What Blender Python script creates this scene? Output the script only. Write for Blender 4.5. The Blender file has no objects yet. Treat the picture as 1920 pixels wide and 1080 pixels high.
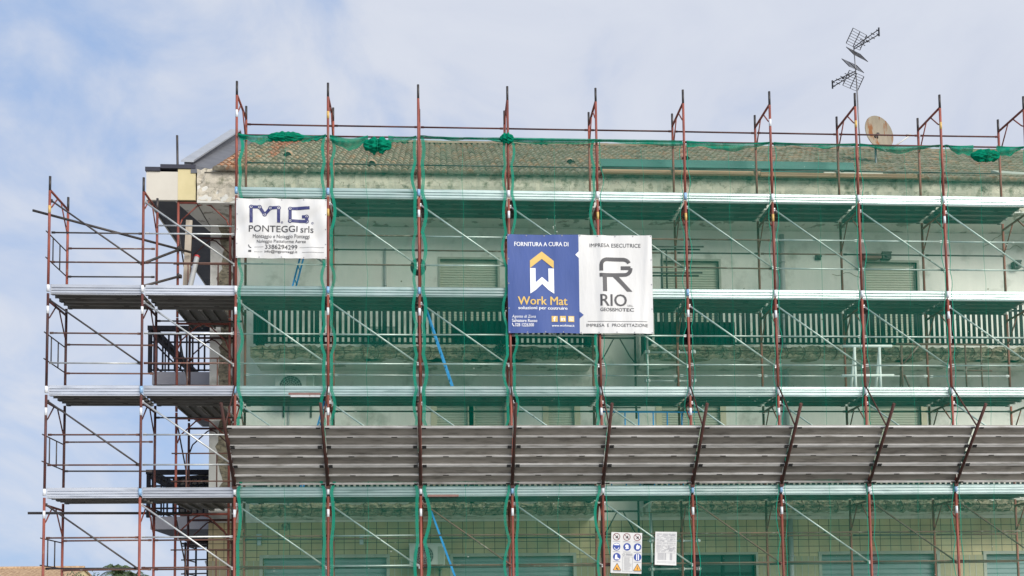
import bpy, bmesh, math, random
from mathutils import Vector, Matrix
R = math.radians
random.seed(7)
S = bpy.context.scene
COL = S.collection

# ------------------------------------------------------------------ camera
cam = bpy.data.cameras.new('camera')
cam_o = bpy.data.objects.new('camera', cam); COL.objects.link(cam_o); S.camera = cam_o
yaw, pitch, roll = .0647232, .07150519, -.01246410
fw = Vector((math.sin(yaw)*math.cos(pitch), math.cos(yaw)*math.cos(pitch), math.sin(pitch)))
r0 = Vector((math.cos(yaw), -math.sin(yaw), 0)); u0 = r0.cross(fw)
rr = r0*math.cos(roll)+u0*math.sin(roll); uu = -r0*math.sin(roll)+u0*math.cos(roll)
m = Matrix((rr, uu, -fw)).transposed().to_4x4()
m.translation = Vector((3.98920, -21.45873, 1.6))
cam_o.matrix_world = m
cam.sensor_width = 36; cam.lens = 2057.333/1920*36
cam.shift_y = (1029.83-540)/1920
cam.clip_start = .1; cam.clip_end = 3000

# ------------------------------------------------------------------ world and sun
SUN = Vector((.46, -.74, .50)).normalized()
W = bpy.data.worlds.new('World'); S.world = W; W.use_nodes = True
nt = W.node_tree; N = nt.nodes; L = nt.links
N.clear()
out = N.new('ShaderNodeOutputWorld'); bg = N.new('ShaderNodeBackground')
sky = N.new('ShaderNodeTexSky'); sky.sky_type = 'NISHITA'; sky.sun_disc = False
sky.sun_elevation = math.asin(SUN.z); sky.sun_rotation = math.atan2(SUN.x, SUN.y)
sky.air_density = 1.0; sky.dust_density = 1.2; sky.ozone_density = 2.0
tc = N.new('ShaderNodeTexCoord')
mp = N.new('ShaderNodeMapping'); mp.inputs['Scale'].default_value = (1, 1, 1.5); mp.inputs['Location'].default_value = (.35, .1, .28)
L.new(tc.outputs['Generated'], mp.inputs['Vector'])
n1 = N.new('ShaderNodeTexNoise'); n1.inputs['Scale'].default_value = 6.0; n1.inputs['Detail'].default_value = 9; n1.inputs['Roughness'].default_value = .55; n1.inputs['Distortion'].default_value = .5
n2 = N.new('ShaderNodeTexNoise'); n2.inputs['Scale'].default_value = 1.3; n2.inputs['Detail'].default_value = 4
L.new(mp.outputs[0], n1.inputs['Vector']); L.new(mp.outputs[0], n2.inputs['Vector'])
sep = N.new('ShaderNodeSeparateXYZ'); L.new(tc.outputs['Generated'], sep.inputs[0])
def wmath(op, a, b):
    n = N.new('ShaderNodeMath'); n.operation = op
    for i, v in enumerate((a, b)):
        if isinstance(v, (int, float)): n.inputs[i].default_value = v
        else: L.new(v, n.inputs[i])
    return n.outputs[0]
# more cloud higher up and to the right, bluer to the left
cov = wmath('ADD', wmath('ADD', wmath('MULTIPLY', sep.outputs['X'], .62), wmath('MULTIPLY', sep.outputs['Z'], .62)), wmath('MULTIPLY', wmath('MAXIMUM', wmath('SUBTRACT', .17, sep.outputs['Z']), 0.0), 1.0))
cl = wmath('ADD', wmath('ADD', wmath('MULTIPLY', n1.outputs[0], 1.7), wmath('MULTIPLY', n2.outputs[0], .55)), cov)
ramp = N.new('ShaderNodeMapRange'); ramp.inputs['From Min'].default_value = .66; ramp.inputs['From Max'].default_value = 1.52; ramp.interpolation_type = 'SMOOTHSTEP'
L.new(cl, ramp.inputs['Value'])
blue = N.new('ShaderNodeMix'); blue.data_type = 'RGBA'; blue.blend_type = 'MIX'
blue.inputs['Factor'].default_value = .7
L.new(sky.outputs[0], blue.inputs['A']); blue.inputs['B'].default_value = (4.1, 6.7, 11.6, 1)
cc = N.new('ShaderNodeMix'); cc.data_type = 'RGBA'
cc.inputs['A'].default_value = (6.5, 7.2, 9.0, 1); cc.inputs['B'].default_value = (9.5, 9.9, 10.7, 1)
L.new(n1.outputs[0], cc.inputs['Factor'])
mix = N.new('ShaderNodeMix'); mix.data_type = 'RGBA'
L.new(ramp.outputs[0], mix.inputs['Factor']); L.new(blue.outputs['Result'], mix.inputs['A']); L.new(cc.outputs['Result'], mix.inputs['B'])
L.new(mix.outputs['Result'], bg.inputs['Color']); bg.inputs['Strength'].default_value = .050
L.new(bg.outputs[0], out.inputs['Surface'])
sun = bpy.data.lights.new('sun', 'SUN'); sun.energy = 2.5; sun.angle = R(36); sun.color = (1, .95, .88)
sun_o = bpy.data.objects.new('sun', sun); COL.objects.link(sun_o)
sun_o.rotation_euler = SUN.to_track_quat('Z', 'Y').to_euler()
S.view_settings.view_transform = 'Standard'; S.view_settings.look = 'None'
S.view_settings.exposure = .74; S.view_settings.gamma = 1
S.cycles.transparent_max_bounces = 16

# ------------------------------------------------------------------ materials
def lin(r, g, b):
    f = lambda c: (c/255/12.92) if c <= 10 else ((c/255+.055)/1.055)**2.4
    return (f(r), f(g), f(b), 1)
def mat(name, c1, c2=None, rough=.7, metal=0, scale=6, stretch=(1, 1, 1), detail=6, lo=.35, hi=.65, bump=0, bscale=40,
        c3=None, s3=2, lo3=.55, hi3=.7, vary=0, spec=.4):
    m = bpy.data.materials.new(name); m.use_nodes = True
    nt = m.node_tree; N = nt.nodes; L = nt.links
    b = N['Principled BSDF']
    b.inputs['Roughness'].default_value = rough; b.inputs['Metallic'].default_value = metal
    b.inputs['Specular IOR Level'].default_value = spec
    tc = N.new('ShaderNodeTexCoord'); mp = N.new('ShaderNodeMapping'); mp.inputs['Scale'].default_value = stretch
    oi = N.new('ShaderNodeObjectInfo')
    va = N.new('ShaderNodeVectorMath'); va.operation = 'ADD'
    sc = N.new('ShaderNodeMath'); sc.operation = 'MULTIPLY'; sc.inputs[1].default_value = 37
    L.new(oi.outputs['Random'], sc.inputs[0]); L.new(tc.outputs['Object'], va.inputs[0]); L.new(sc.outputs[0], va.inputs[1])
    L.new(va.outputs[0], mp.inputs['Vector'])
    def noise(s, d=detail):
        n = N.new('ShaderNodeTexNoise'); n.inputs['Scale'].default_value = s; n.inputs['Detail'].default_value = d
        n.inputs['Roughness'].default_value = .6; L.new(mp.outputs[0], n.inputs['Vector']); return n
    def rng(sock, lo, hi):
        r = N.new('ShaderNodeMapRange'); r.inputs['From Min'].default_value = lo; r.inputs['From Max'].default_value = hi
        L.new(sock, r.inputs['Value']); return r.outputs[0]
    def mixc(f, a, b_):
        x = N.new('ShaderNodeMix'); x.data_type = 'RGBA'
        if isinstance(f, float): x.inputs['Factor'].default_value = f
        else: L.new(f, x.inputs['Factor'])
        for k, v in (('A', a), ('B', b_)):
            if isinstance(v, tuple): x.inputs[k].default_value = v
            else: L.new(v, x.inputs[k])
        return x.outputs['Result']
    col = mixc(rng(noise(scale).outputs[0], lo, hi), c1, c2 or c1)
    if c3: col = mixc(rng(noise(s3).outputs[0], lo3, hi3), col, c3)
    if vary:
        h = N.new('ShaderNodeHueSaturation'); L.new(col, h.inputs['Color'])
        v = N.new('ShaderNodeMapRange'); v.inputs['To Min'].default_value = 1-vary; v.inputs['To Max'].default_value = 1+vary
        L.new(oi.outputs['Random'], v.inputs['Value']); L.new(v.outputs[0], h.inputs['Value']); col = h.outputs[0]
    L.new(col, b.inputs['Base Color'])
    if bump:
        bp = N.new('ShaderNodeBump'); bp.inputs['Strength'].default_value = bump; bp.inputs['Distance'].default_value = .02
        L.new(noise(bscale).outputs[0], bp.inputs['Height']); L.new(bp.outputs[0], b.inputs['Normal'])
    m['h'] = 1
    return m
M = {}
M['rust'] = mat('red_oxide_steel', (.27, .072, .05, 1), (.16, .045, .034, 1), .62, 0, 5, (1, 1, .6), c3=(.22, .12, .085, 1), s3=9, lo3=.6, hi3=.72, vary=.25)
M['darkrust'] = mat('dark_oxide_steel', (.10, .03, .026, 1), (.05, .022, .02, 1), .6, 0, 6, c3=(.15, .08, .06, 1), s3=9, lo3=.6, hi3=.75, vary=.25)
M['fanrust'] = mat('brown_fan_steel', (.045, .015, .012, 1), (.08, .028, .02, 1), .65, 0, 4, vary=.2)
M['spigot'] = mat('dark_spigot_steel', (.03, .028, .03, 1), (.07, .06, .055, 1), .5, .3, 8)
M['galv'] = mat('galvanised_tube', (.62, .64, .63, 1), (.46, .48, .48, 1), .45, .5, 6, c3=(.2, .16, .13, 1), s3=7, lo3=.62, hi3=.75, vary=.2)
M['brown_tube'] = mat('brown_tube', (.17, .075, .055, 1), (.12, .07, .055, 1), .6, 0, 5, c3=(.3, .26, .22, 1), s3=6, lo3=.58, hi3=.7, vary=.25)
M['dark_tube'] = mat('dark_tube', (.045, .04, .042, 1), (.08, .07, .065, 1), .55, .3, 6, vary=.2)
M['toe'] = mat('galvanised_sheet', (.62, .64, .67, 1), (.48, .50, .54, 1), .34, .55, 3, (.5, 1, 6), c3=(.27, .29, .31, 1), s3=2.2, lo3=.56, hi3=.75, vary=.22)
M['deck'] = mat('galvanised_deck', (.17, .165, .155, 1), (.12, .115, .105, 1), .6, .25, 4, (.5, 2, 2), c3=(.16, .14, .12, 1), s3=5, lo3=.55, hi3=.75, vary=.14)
M['fan'] = mat('weathered_shaded_fan_plank', (.29, .27, .235, 1), (.21, .195, .168, 1), .6, .2, 5, (.4, 2, 2), c3=(.11, .10, .085, 1), s3=5, lo3=.54, hi3=.78, vary=.25)  # stained sheet, base darkened to carry the shade between the ribs
M['fanlip'] = mat('lit_plank_rib', (.62, .61, .59, 1), (.40, .39, .37, 1), .5, .2, 4, (.6, 2, 2), c3=(.30, .28, .25, 1), s3=4, lo3=.58, hi3=.74, vary=.2)  # ribs of the same plank, paler to look lit against the recess
M['decktop'] = mat('bounce_deck_top', (.56, .56, .54, 1), (.46, .46, .44, 1), .6, .1, 4)  # top sheet made paler than its underside to bounce light onto walls and soffits
M['slot'] = mat('slot_shadow_steel', (.02, .02, .02, 1), None, .8)
M['tape_w'] = mat('white_tape', (.72, .74, .76, 1), (.6, .62, .66, 1), .5, 0, 30)
M['tape_b'] = mat('blue_tape', (.12, .30, .55, 1), (.35, .5, .65, 1), .5, 0, 30)
M['tape_y'] = mat('yellow_sticker', (.62, .42, .12, 1), (.5, .3, .1, 1), .5, 0, 30)
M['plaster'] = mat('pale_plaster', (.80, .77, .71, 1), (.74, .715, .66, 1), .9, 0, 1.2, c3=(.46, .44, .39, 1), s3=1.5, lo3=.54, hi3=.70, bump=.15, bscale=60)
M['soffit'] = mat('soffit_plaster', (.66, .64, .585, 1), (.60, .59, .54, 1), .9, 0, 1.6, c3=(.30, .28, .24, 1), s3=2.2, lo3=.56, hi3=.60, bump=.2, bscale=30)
M['jamb'] = mat('cream_jamb', (.66, .58, .42, 1), (.60, .53, .39, 1), .8, 0, 3)
M['shutter'] = mat('roller_shutter', (.62, .61, .50, 1), (.56, .555, .46, 1), .6, 0, 2, vary=.05)
M['shutter_g'] = mat('blue_grey_shutter', (.22, .30, .30, 1), (.27, .35, .35, 1), .5, 0, 2, (1, 1, 4))
M['door_dark'] = mat('dark_glass_door', (.02, .05, .045, 1), (.03, .06, .055, 1), .25, 0, 2)
M['frame_w'] = mat('stone_trim', (.42, .42, .36, 1), (.36, .36, .31, 1), .7, 0, 5)
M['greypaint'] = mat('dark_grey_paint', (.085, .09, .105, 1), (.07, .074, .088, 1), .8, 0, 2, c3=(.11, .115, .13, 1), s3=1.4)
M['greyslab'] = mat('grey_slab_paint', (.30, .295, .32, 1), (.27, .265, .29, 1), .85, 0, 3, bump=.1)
M['coping'] = mat('dark_coping', (.03, .032, .045, 1), (.045, .045, .06, 1), .5, .2, 4)
M['metalcop'] = mat('zinc_coping', (.38, .40, .43, 1), (.30, .32, .35, 1), .5, .3, 3)
M['zincdark'] = mat('dark_flashing', (.13, .135, .15, 1), (.10, .105, .12, 1), .6, .1, 3)
M['cream_w'] = mat('cream_white_paint', (.56, .53, .46, 1), (.52, .49, .425, 1), .8, 0, 2)
M['cream_y'] = mat('pale_yellow_paint', (.60, .52, .30, 1), (.55, .475, .265, 1), .8, 0, 3)
M['rail'] = mat('dark_railing', (.010, .010, .015, 1), (.015, .015, .02, 1), .65, 0, 6, spec=.2)
M['broken'] = mat('broken_concrete', (.36, .31, .22, 1), (.17, .15, .11, 1), .95, 0, 9, (1, 2, 2), lo=.42, hi=.62, c3=(.07, .06, .045, 1), s3=14, lo3=.56, hi3=.68, bump=.9, bscale=35)
M['rebar'] = mat('rusty_rebar', (.06, .035, .025, 1), (.09, .05, .03, 1), .8)
M['blue_p'] = mat('blue_ladder_paint', (.03, .25, .66, 1), (.04, .32, .76, 1), .45, 0, 6)
M['white_p'] = mat('white_trestle_paint', (.85, .88, .86, 1), (.72, .76, .74, 1), .5, 0, 8)
M['wood'] = mat('scaffold_board', (.44, .27, .17, 1), (.36, .21, .13, 1), .8, 0, 4, (.3, 4, 4))
M['palewood'] = mat('pale_board', (.50, .44, .36, 1), (.42, .36, .29, 1), .8, 0, 4, (4, 4, .3))
M['teal'] = mat('teal_sheet', (.03, .10, .09, 1), (.045, .13, .115, 1), .5, .2, 2, (.3, 2, 3))
M['ac'] = mat('ac_white', (.60, .60, .56, 1), (.52, .52, .49, 1), .5, 0, 5)
M['acdark'] = mat('ac_grille', (.06, .06, .06, 1), (.1, .1, .1, 1), .6)
M['pvc'] = mat('pale_grey_pvc', (.42, .43, .43, 1), (.36, .37, .37, 1), .5, 0, 4)
M['redcap'] = mat('red_cap', (.42, .03, .03, 1), None, .5)
M['flap'] = mat('brown_hatch', (.19, .10, .085, 1), (.24, .14, .12, 1), .7, 0, 6)
M['aerial'] = mat('aerial_metal', (.05, .05, .055, 1), (.09, .09, .095, 1), .5, .4, 6)
M['mast'] = mat('mast_metal', (.25, .25, .26, 1), (.2, .2, .21, 1), .5, .4, 6)
M['dish'] = mat('rust_stained_dish', (.27, .235, .17, 1), (.22, .19, .14, 1), .7, 0, 3, (4.5, 1, 1.1), c3=(.20, .075, .018, 1), s3=1.5, lo3=.53, hi3=.60)
M['bwhite'] = mat('banner_white', (.62, .62, .61, 1), (.57, .57, .56, 1), .45, 0, 2, (2.4, 1, .55), bump=.3, bscale=4)
M['bblue'] = mat('banner_blue', (.040, .078, .25, 1), (.047, .088, .28, 1), .6, 0, 2, (2.4, 1, .55), bump=.3, bscale=4)
M['ink_navy'] = mat('navy_ink', (.03, .035, .13, 1), None, .5)
M['ink_grey'] = mat('grey_ink', (.055, .055, .06, 1), None, .5)
M['ink_mid'] = mat('mid_grey_ink', (.25, .25, .28, 1), None, .5)
M['ink_white'] = mat('white_ink', (.78, .79, .82, 1), None, .5)
M['ink_gold'] = mat('gold_ink', (.62, .42, .11, 1), None, .5)
M['ink_blue'] = mat('sign_blue', (.025, .06, .28, 1), None, .5)
M['ink_orange'] = mat('sign_orange', (.75, .36, .05, 1), None, .5)
M['ink_red'] = mat('prohibition_ring', (.22, .08, .09, 1), None, .5)
M['ground'] = mat('pale_yard_ground', (.34, .325, .30, 1), (.39, .375, .35, 1), .95, 0, .6, bump=.3)
M['pave'] = mat('paving', (.30, .29, .27, 1), (.26, .25, .23, 1), .9, 0, 3, bump=.2)
M['leaf'] = mat('palm_leaf', (.05, .085, .03, 1), (.08, .12, .045, 1), .7, 0, 6, vary=.2)
M['leaf2'] = mat('bush_leaf', (.06, .09, .05, 1), (.09, .13, .07, 1), .7, 0, 6, vary=.2)
M['trunk'] = mat('trunk_bark', (.13, .10, .07, 1), (.09, .07, .05, 1), .9, 0, 8, bump=.5)
M['house'] = mat('cream_house', (.62, .52, .30, 1), (.58, .48, .27, 1), .85, 0, 1)
M['tan_tile'] = mat('tan_roof_tile', (.46, .32, .19, 1), (.30, .19, .11, 1), .85, 0, 6, lo=.4, hi=.6)

def tile_mat():
    m = bpy.data.materials.new('glazed_facade_tile'); m.use_nodes = True; N = m.node_tree.nodes; L = m.node_tree.links
    b = N['Principled BSDF']; b.inputs['Roughness'].default_value = .5
    tc = N.new('ShaderNodeTexCoord'); mp = N.new('ShaderNodeMapping'); mp.inputs['Rotation'].default_value = (R(-90), 0, 0)
    br = N.new('ShaderNodeTexBrick'); br.offset = 0; br.inputs['Scale'].default_value = 1
    br.inputs['Brick Width'].default_value = .235; br.inputs['Row Height'].default_value = .152; br.inputs['Mortar Size'].default_value = .007
    br.inputs['Color1'].default_value = (.60, .49, .275, 1); br.inputs['Color2'].default_value = (.52, .425, .235, 1); br.inputs['Mortar'].default_value = (.06, .05, .03, 1)
    br.inputs['Mortar Smooth'].default_value = .1
    n = N.new('ShaderNodeTexNoise'); n.inputs['Scale'].default_value = 1.2; n.inputs['Detail'].default_value = 6
    mx = N.new('ShaderNodeMix'); mx.data_type = 'RGBA'; mx.blend_type = 'MULTIPLY'; mx.inputs['Factor'].default_value = 1
    rg = N.new('ShaderNodeMapRange'); rg.inputs['From Min'].default_value = .3; rg.inputs['From Max'].default_value = .7; rg.inputs['To Min'].default_value = .75; rg.inputs['To Max'].default_value = 1.1
    L.new(tc.outputs['Object'], mp.inputs[0]); L.new(mp.outputs[0], br.inputs['Vector']); L.new(tc.outputs['Object'], n.inputs['Vector'])
    L.new(n.outputs[0], rg.inputs[0]); L.new(br.outputs['Color'], mx.inputs['A']); L.new(rg.outputs[0], mx.inputs['B']); L.new(mx.outputs['Result'], b.inputs['Base Color'])
    return m
M['ftile'] = tile_mat()

def fascia_mat():
    m = mat('cracked_mossy_fascia', (.62, .56, .45, 1), (.47, .43, .35, 1), .95, 0, 3.4, c3=(.13, .135, .09, 1), s3=4.6, lo3=.53, hi3=.70, bump=.8, bscale=14)
    N = m.node_tree.nodes; L = m.node_tree.links; b = N['Principled BSDF']
    src = b.inputs['Base Color'].links[0].from_socket
    tc = N.new('ShaderNodeTexCoord'); nz = N.new('ShaderNodeTexNoise'); nz.inputs['Scale'].default_value = 4; nz.inputs['Detail'].default_value = 4
    vm = N.new('ShaderNodeVectorMath'); vm.operation = 'MULTIPLY_ADD'; vm.inputs[1].default_value = (.35, .35, .35)
    L.new(tc.outputs['Object'], nz.inputs['Vector']); L.new(nz.outputs['Color'], vm.inputs[0]); L.new(tc.outputs['Object'], vm.inputs[2])
    mp = N.new('ShaderNodeMapping'); mp.inputs['Scale'].default_value = (.9, 1, 2.0); L.new(vm.outputs[0], mp.inputs[0])
    v = N.new('ShaderNodeTexVoronoi'); v.feature = 'DISTANCE_TO_EDGE'; v.inputs['Scale'].default_value = 1.5; L.new(mp.outputs[0], v.inputs['Vector'])
    rg = N.new('ShaderNodeMapRange'); rg.inputs['From Min'].default_value = .0; rg.inputs['From Max'].default_value = .012; rg.inputs['To Min'].default_value = .35; L.new(v.outputs['Distance'], rg.inputs[0])
    mx = N.new('ShaderNodeMix'); mx.data_type = 'RGBA'; mx.inputs['A'].default_value = (.07, .065, .045, 1)
    L.new(rg.outputs[0], mx.inputs['Factor']); L.new(src, mx.inputs['B']); L.new(mx.outputs['Result'], b.inputs['Base Color'])
    return m
M['fascia'] = fascia_mat()

def roof_mat():
    m = bpy.data.materials.new('weathered_terracotta'); m.use_nodes = True; N = m.node_tree.nodes; L = m.node_tree.links
    b = N['Principled BSDF']; b.inputs['Roughness'].default_value = .9
    at = N.new('ShaderNodeAttribute'); at.attribute_name = 'tint'
    tc = N.new('ShaderNodeTexCoord')
    n = N.new('ShaderNodeTexNoise'); n.inputs['Scale'].default_value = 7; n.inputs['Detail'].default_value = 7; n.inputs['Roughness'].default_value = .65
    L.new(tc.outputs['Object'], n.inputs['Vector'])
    rg = N.new('ShaderNodeMapRange'); rg.inputs['From Min'].default_value = .42; rg.inputs['From Max'].default_value = .66; L.new(n.outputs[0], rg.inputs[0])
    mx = N.new('ShaderNodeMix'); mx.data_type = 'RGBA'; L.new(rg.outputs[0], mx.inputs['Factor'])
    mx.inputs['B'].default_value = (.235, .215, .165, 1); L.new(at.outputs['Color'], mx.inputs['A'])
    L.new(mx.outputs['Result'], b.inputs['Base Color'])
    return m
M['rtile'] = roof_mat()

def net_mat(name, dens, col, speck=True):
    m = bpy.data.materials.new(name); m.use_nodes = True; N = m.node_tree.nodes; L = m.node_tree.links
    N.clear(); o = N.new('ShaderNodeOutputMaterial')
    tr = N.new('ShaderNodeBsdfTransparent'); tr.inputs[0].default_value = (.95, 1, .96, 1)
    df = N.new('ShaderNodeBsdfDiffuse'); df.inputs[0].default_value = col
    tl = N.new('ShaderNodeBsdfTranslucent'); tl.inputs[0].default_value = col
    m1 = N.new('ShaderNodeMixShader'); m1.inputs[0].default_value = .3
    L.new(df.outputs[0], m1.inputs[1]); L.new(tl.outputs[0], m1.inputs[2])
    tc = N.new('ShaderNodeTexCoord')
    mpn = N.new('ShaderNodeMapping'); mpn.inputs['Scale'].default_value = (3.2, 1, .7); L.new(tc.outputs['Object'], mpn.inputs[0])
    n = N.new('ShaderNodeTexNoise'); n.inputs['Scale'].default_value = 1.1; n.inputs['Detail'].default_value = 7; n.inputs['Roughness'].default_value = .7; L.new(mpn.outputs[0], n.inputs['Vector'])
    rg = N.new('ShaderNodeMapRange'); rg.inputs['From Min'].default_value = .3; rg.inputs['From Max'].default_value = .7
    rg.inputs['To Min'].default_value = dens*.7; rg.inputs['To Max'].default_value = dens*1.35; L.new(n.outputs[0], rg.inputs[0])
    m2 = N.new('ShaderNodeMixShader'); L.new(rg.outputs[0], m2.inputs[0]); L.new(tr.outputs[0], m2.inputs[1]); L.new(m1.outputs[0], m2.inputs[2])
    last = m2.outputs[0]
    if speck:                                  # plaster splashes caught in the mesh
        v = N.new('ShaderNodeTexNoise'); v.inputs['Scale'].default_value = 26; v.inputs['Detail'].default_value = 3; L.new(tc.outputs['Object'], v.inputs['Vector'])
        k = N.new('ShaderNodeTexNoise'); k.inputs['Scale'].default_value = .9; L.new(tc.outputs['Object'], k.inputs['Vector'])
        ad = N.new('ShaderNodeMath'); ad.operation = 'MULTIPLY_ADD'; ad.inputs[1].default_value = .45; L.new(k.outputs[0], ad.inputs[0]); L.new(v.outputs[0], ad.inputs[2])
        r2 = N.new('ShaderNodeMapRange'); r2.inputs['From Min'].default_value = 1.005; r2.inputs['From Max'].default_value = 1.03; L.new(ad.outputs[0], r2.inputs[0])
        wd = N.new('ShaderNodeBsdfDiffuse'); wd.inputs[0].default_value = (.6, .62, .56, 1)
        m3 = N.new('ShaderNodeMixShader'); L.new(r2.outputs[0], m3.inputs[0]); L.new(last, m3.inputs[1]); L.new(wd.outputs[0], m3.inputs[2]); last = m3.outputs[0]
    L.new(last, o.inputs['Surface'])
    return m
M['net'] = net_mat('green_debris_net', .162, (.002, .28, .185, 1))
M['hem'] = net_mat('green_net_hem', .72, (.02, .30, .20, 1), False)
M['roll'] = net_mat('rolled_green_net', .97, (.005, .24, .14, 1), False)
M['veil'] = net_mat('gathered_green_net', .80, (.008, .25, .16, 1), False)

# ------------------------------------------------------------------ mesh building
class MB:
    def __init__(s): s.v = []; s.f = []; s.mi = []; s.sm = []; s.mats = []; s.cur = 0; s.tint = None
    def use(s, name):
        if name not in s.mats: s.mats.append(name)
        s.cur = s.mats.index(name); return s
    def face(s, idx, smooth=False): s.f.append(idx); s.mi.append(s.cur); s.sm.append(smooth)
    def poly(s, pts, smooth=False):
        b = len(s.v); s.v += [tuple(p) for p in pts]; s.face(list(range(b, b+len(pts))), smooth)
    def box(s, x0, x1, y0, y1, z0, z1):
        b = len(s.v)
        s.v += [(x0,y0,z0),(x1,y0,z0),(x1,y1,z0),(x0,y1,z0),(x0,y0,z1),(x1,y0,z1),(x1,y1,z1),(x0,y1,z1)]
        for q in ((0,3,2,1),(4,5,6,7),(0,1,5,4),(1,2,6,5),(2,3,7,6),(3,0,4,7)): s.face([b+i for i in q])
        return s
    def tube(s, p, q, r, n=8, r2=None, cap=True):
        p = Vector(p); q = Vector(q); d = (q-p).normalized()
        a = d.orthogonal().normalized(); c = d.cross(a); b = len(s.v); r2 = r if r2 is None else r2
        for i in range(n):
            t = 2*math.pi*i/n; o = a*math.cos(t)+c*math.sin(t)
            s.v.append(tuple(p+o*r)); s.v.append(tuple(q+o*r2))
        for i in range(n):
            j = (i+1) % n; s.face([b+2*i, b+2*j, b+2*j+1, b+2*i+1], True)
        if cap: s.face([b+2*i for i in range(n)][::-1]); s.face([b+2*i+1 for i in range(n)])
        return s
    def path(s, pts, r, n=8):
        for a, b in zip(pts[:-1], pts[1:]): s.tube(a, b, r, n)
        return s
    def bar(s, p, q, w, h, up=(0, 0, 1)):
        p = Vector(p); q = Vector(q); d = (q-p).normalized(); u = Vector(up)
        a = d.cross(u).normalized(); u = a.cross(d); b = len(s.v)
        for c in (p, q):
            for (i, j) in ((-1,-1),(1,-1),(1,1),(-1,1)): s.v.append(tuple(c+a*(i*w/2)+u*(j*h/2)))
        for k in ((0,1,2,3),(7,6,5,4),(0,4,5,1),(1,5,6,2),(2,6,7,3),(3,7,4,0)): s.face([b+i for i in k])
        return s
    def prism(s, prof, x0, x1):                      # (y,z) outline swept along X
        b = len(s.v); n = len(prof)
        for x in (x0, x1): s.v += [(x, y, z) for y, z in prof]
        for i in range(n): j = (i+1) % n; s.face([b+i, b+n+i, b+n+j, b+j])
        s.face([b+i for i in range(n)]); s.face([b+n+i for i in range(n)][::-1])
        return s
    def grid(s, fn, nu, nv, smooth=True):
        b = len(s.v)
        for j in range(nv+1):
            for i in range(nu+1): s.v.append(tuple(fn(i/nu, j/nv)))
        for j in range(nv):
            for i in range(nu):
                a = b+j*(nu+1)+i; s.face([a, a+1, a+nu+2, a+nu+1], smooth)
        return s
    def build(s, name, matname=None, parent=None, loc=(0, 0, 0)):
        if matname and not s.mats: s.mats = [matname]
        me = bpy.data.meshes.new(name); me.from_pydata(s.v, [], s.f)
        for k in s.mats: me.materials.append(M[k])
        me.polygons.foreach_set('material_index', s.mi); me.polygons.foreach_set('use_smooth', s.sm)
        if s.tint:
            a = me.color_attributes.new('tint', 'FLOAT_COLOR', 'POINT')
            a.data.foreach_set('color', [c for t in s.tint for c in t])
        me.update()
        o = bpy.data.objects.new(name, me); COL.objects.link(o); o.location = loc
        if parent: o.parent = parent
        return o
def tag(o, label=None, cat=None, group=None, kind=None):
    if label: o['label'] = label
    if cat: o['category'] = cat
    if group: o['group'] = group
    if kind: o['kind'] = kind
    return o
def empty(name, loc, label, cat, group=None):
    o = bpy.data.objects.new(name, None); COL.objects.link(o); o.location = loc; o.empty_display_size = .1
    return tag(o, label, cat, group)
def copy_tree(o, parent=None):
    c = o.copy(); COL.objects.link(c)
    if parent: c.parent = parent
    for ch in list(o.children): copy_tree(ch, c)
    return c
ORD = ['leftmost', 'second', 'third', 'fourth', 'fifth', 'sixth', 'seventh', 'eighth', 'ninth', 'tenth', 'eleventh', 'rightmost']
def pole_ord(k): i = k+2; return 'at the leftmost upright' if i == 0 else 'at the rightmost upright' if i == 11 else 'at the %s upright from left' % ORD[i]
def bay_ord(k): i = k+2; return 'leftmost bay' if i == 0 else 'rightmost bay' if i == 10 else '%s bay from left' % ORD[i]

BAY = 1.8; DEP = 1.05
TOE = {'D': 4.40, 'C': 6.40, 'B': 8.40, 'A': 10.40}
NEXT = {'L': 'D', 'D': 'C', 'C': 'B', 'B': 'A'}

# ------------------------------------------------------------------ ground
g = MB(); g.box(-1500, 1500, -1500, 1500, -.3, 0); tag(g.build('ground', 'ground'), kind='structure')
g = MB(); g.box(-6, 24, -1.6, 2.58, .0, .13); tag(g.build('pavement', 'pave'), kind='structure')

# ------------------------------------------------------------------ apartment building
WY = 2.60; XL = -1.04; XR = 21.0; YB = 11.5
bld = empty('apartment_building', (0, 0, 0), 'three storey pale apartment block under repair behind the netted scaffold', 'building')
def wall_open(mb, x0, x1, z0, z1, ops, y=WY, t=.32):
    xs = sorted({x0, x1} | {a for o in ops for a in o[:2]}); zs = sorted({z0, z1} | {a for o in ops for a in o[2:]})
    xs = [x for x in xs if x0 <= x <= x1]; zs = [z for z in zs if z0 <= z <= z1]
    def solid(i, j):
        if i < 0 or j < 0 or i >= len(xs)-1 or j >= len(zs)-1: return False
        cx = (xs[i]+xs[i+1])/2; cz = (zs[j]+zs[j+1])/2
        return not any(o[0] < cx < o[1] and o[2] < cz < o[3] for o in ops)
    for i in range(len(xs)-1):
        for j in range(len(zs)-1):
            if not solid(i, j): continue
            a, b, c, d = xs[i], xs[i+1], zs[j], zs[j+1]
            mb.poly([(a,y,c),(b,y,c),(b,y,d),(a,y,d)])
            if not solid(i-1, j): mb.poly([(a,y+t,c),(a,y,c),(a,y,d),(a,y+t,d)])
            if not solid(i+1, j): mb.poly([(b,y,c),(b,y+t,c),(b,y+t,d),(b,y,d)])
            if not solid(i, j-1): mb.poly([(a,y+t,c),(b,y+t,c),(b,y,c),(a,y,c)])
            if not solid(i, j+1): mb.poly([(a,y,d),(b,y,d),(b,y+t,d),(a,y+t,d)])
op0 = [(.13, 2.80, .15, 3.17), (4.25, 6.90, .15, 3.17), (8.15, 11.0, .15, 3.17), (12.5, 15.15, .15, 3.15), (16.3, 18.6, .15, 3.13)]
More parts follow.
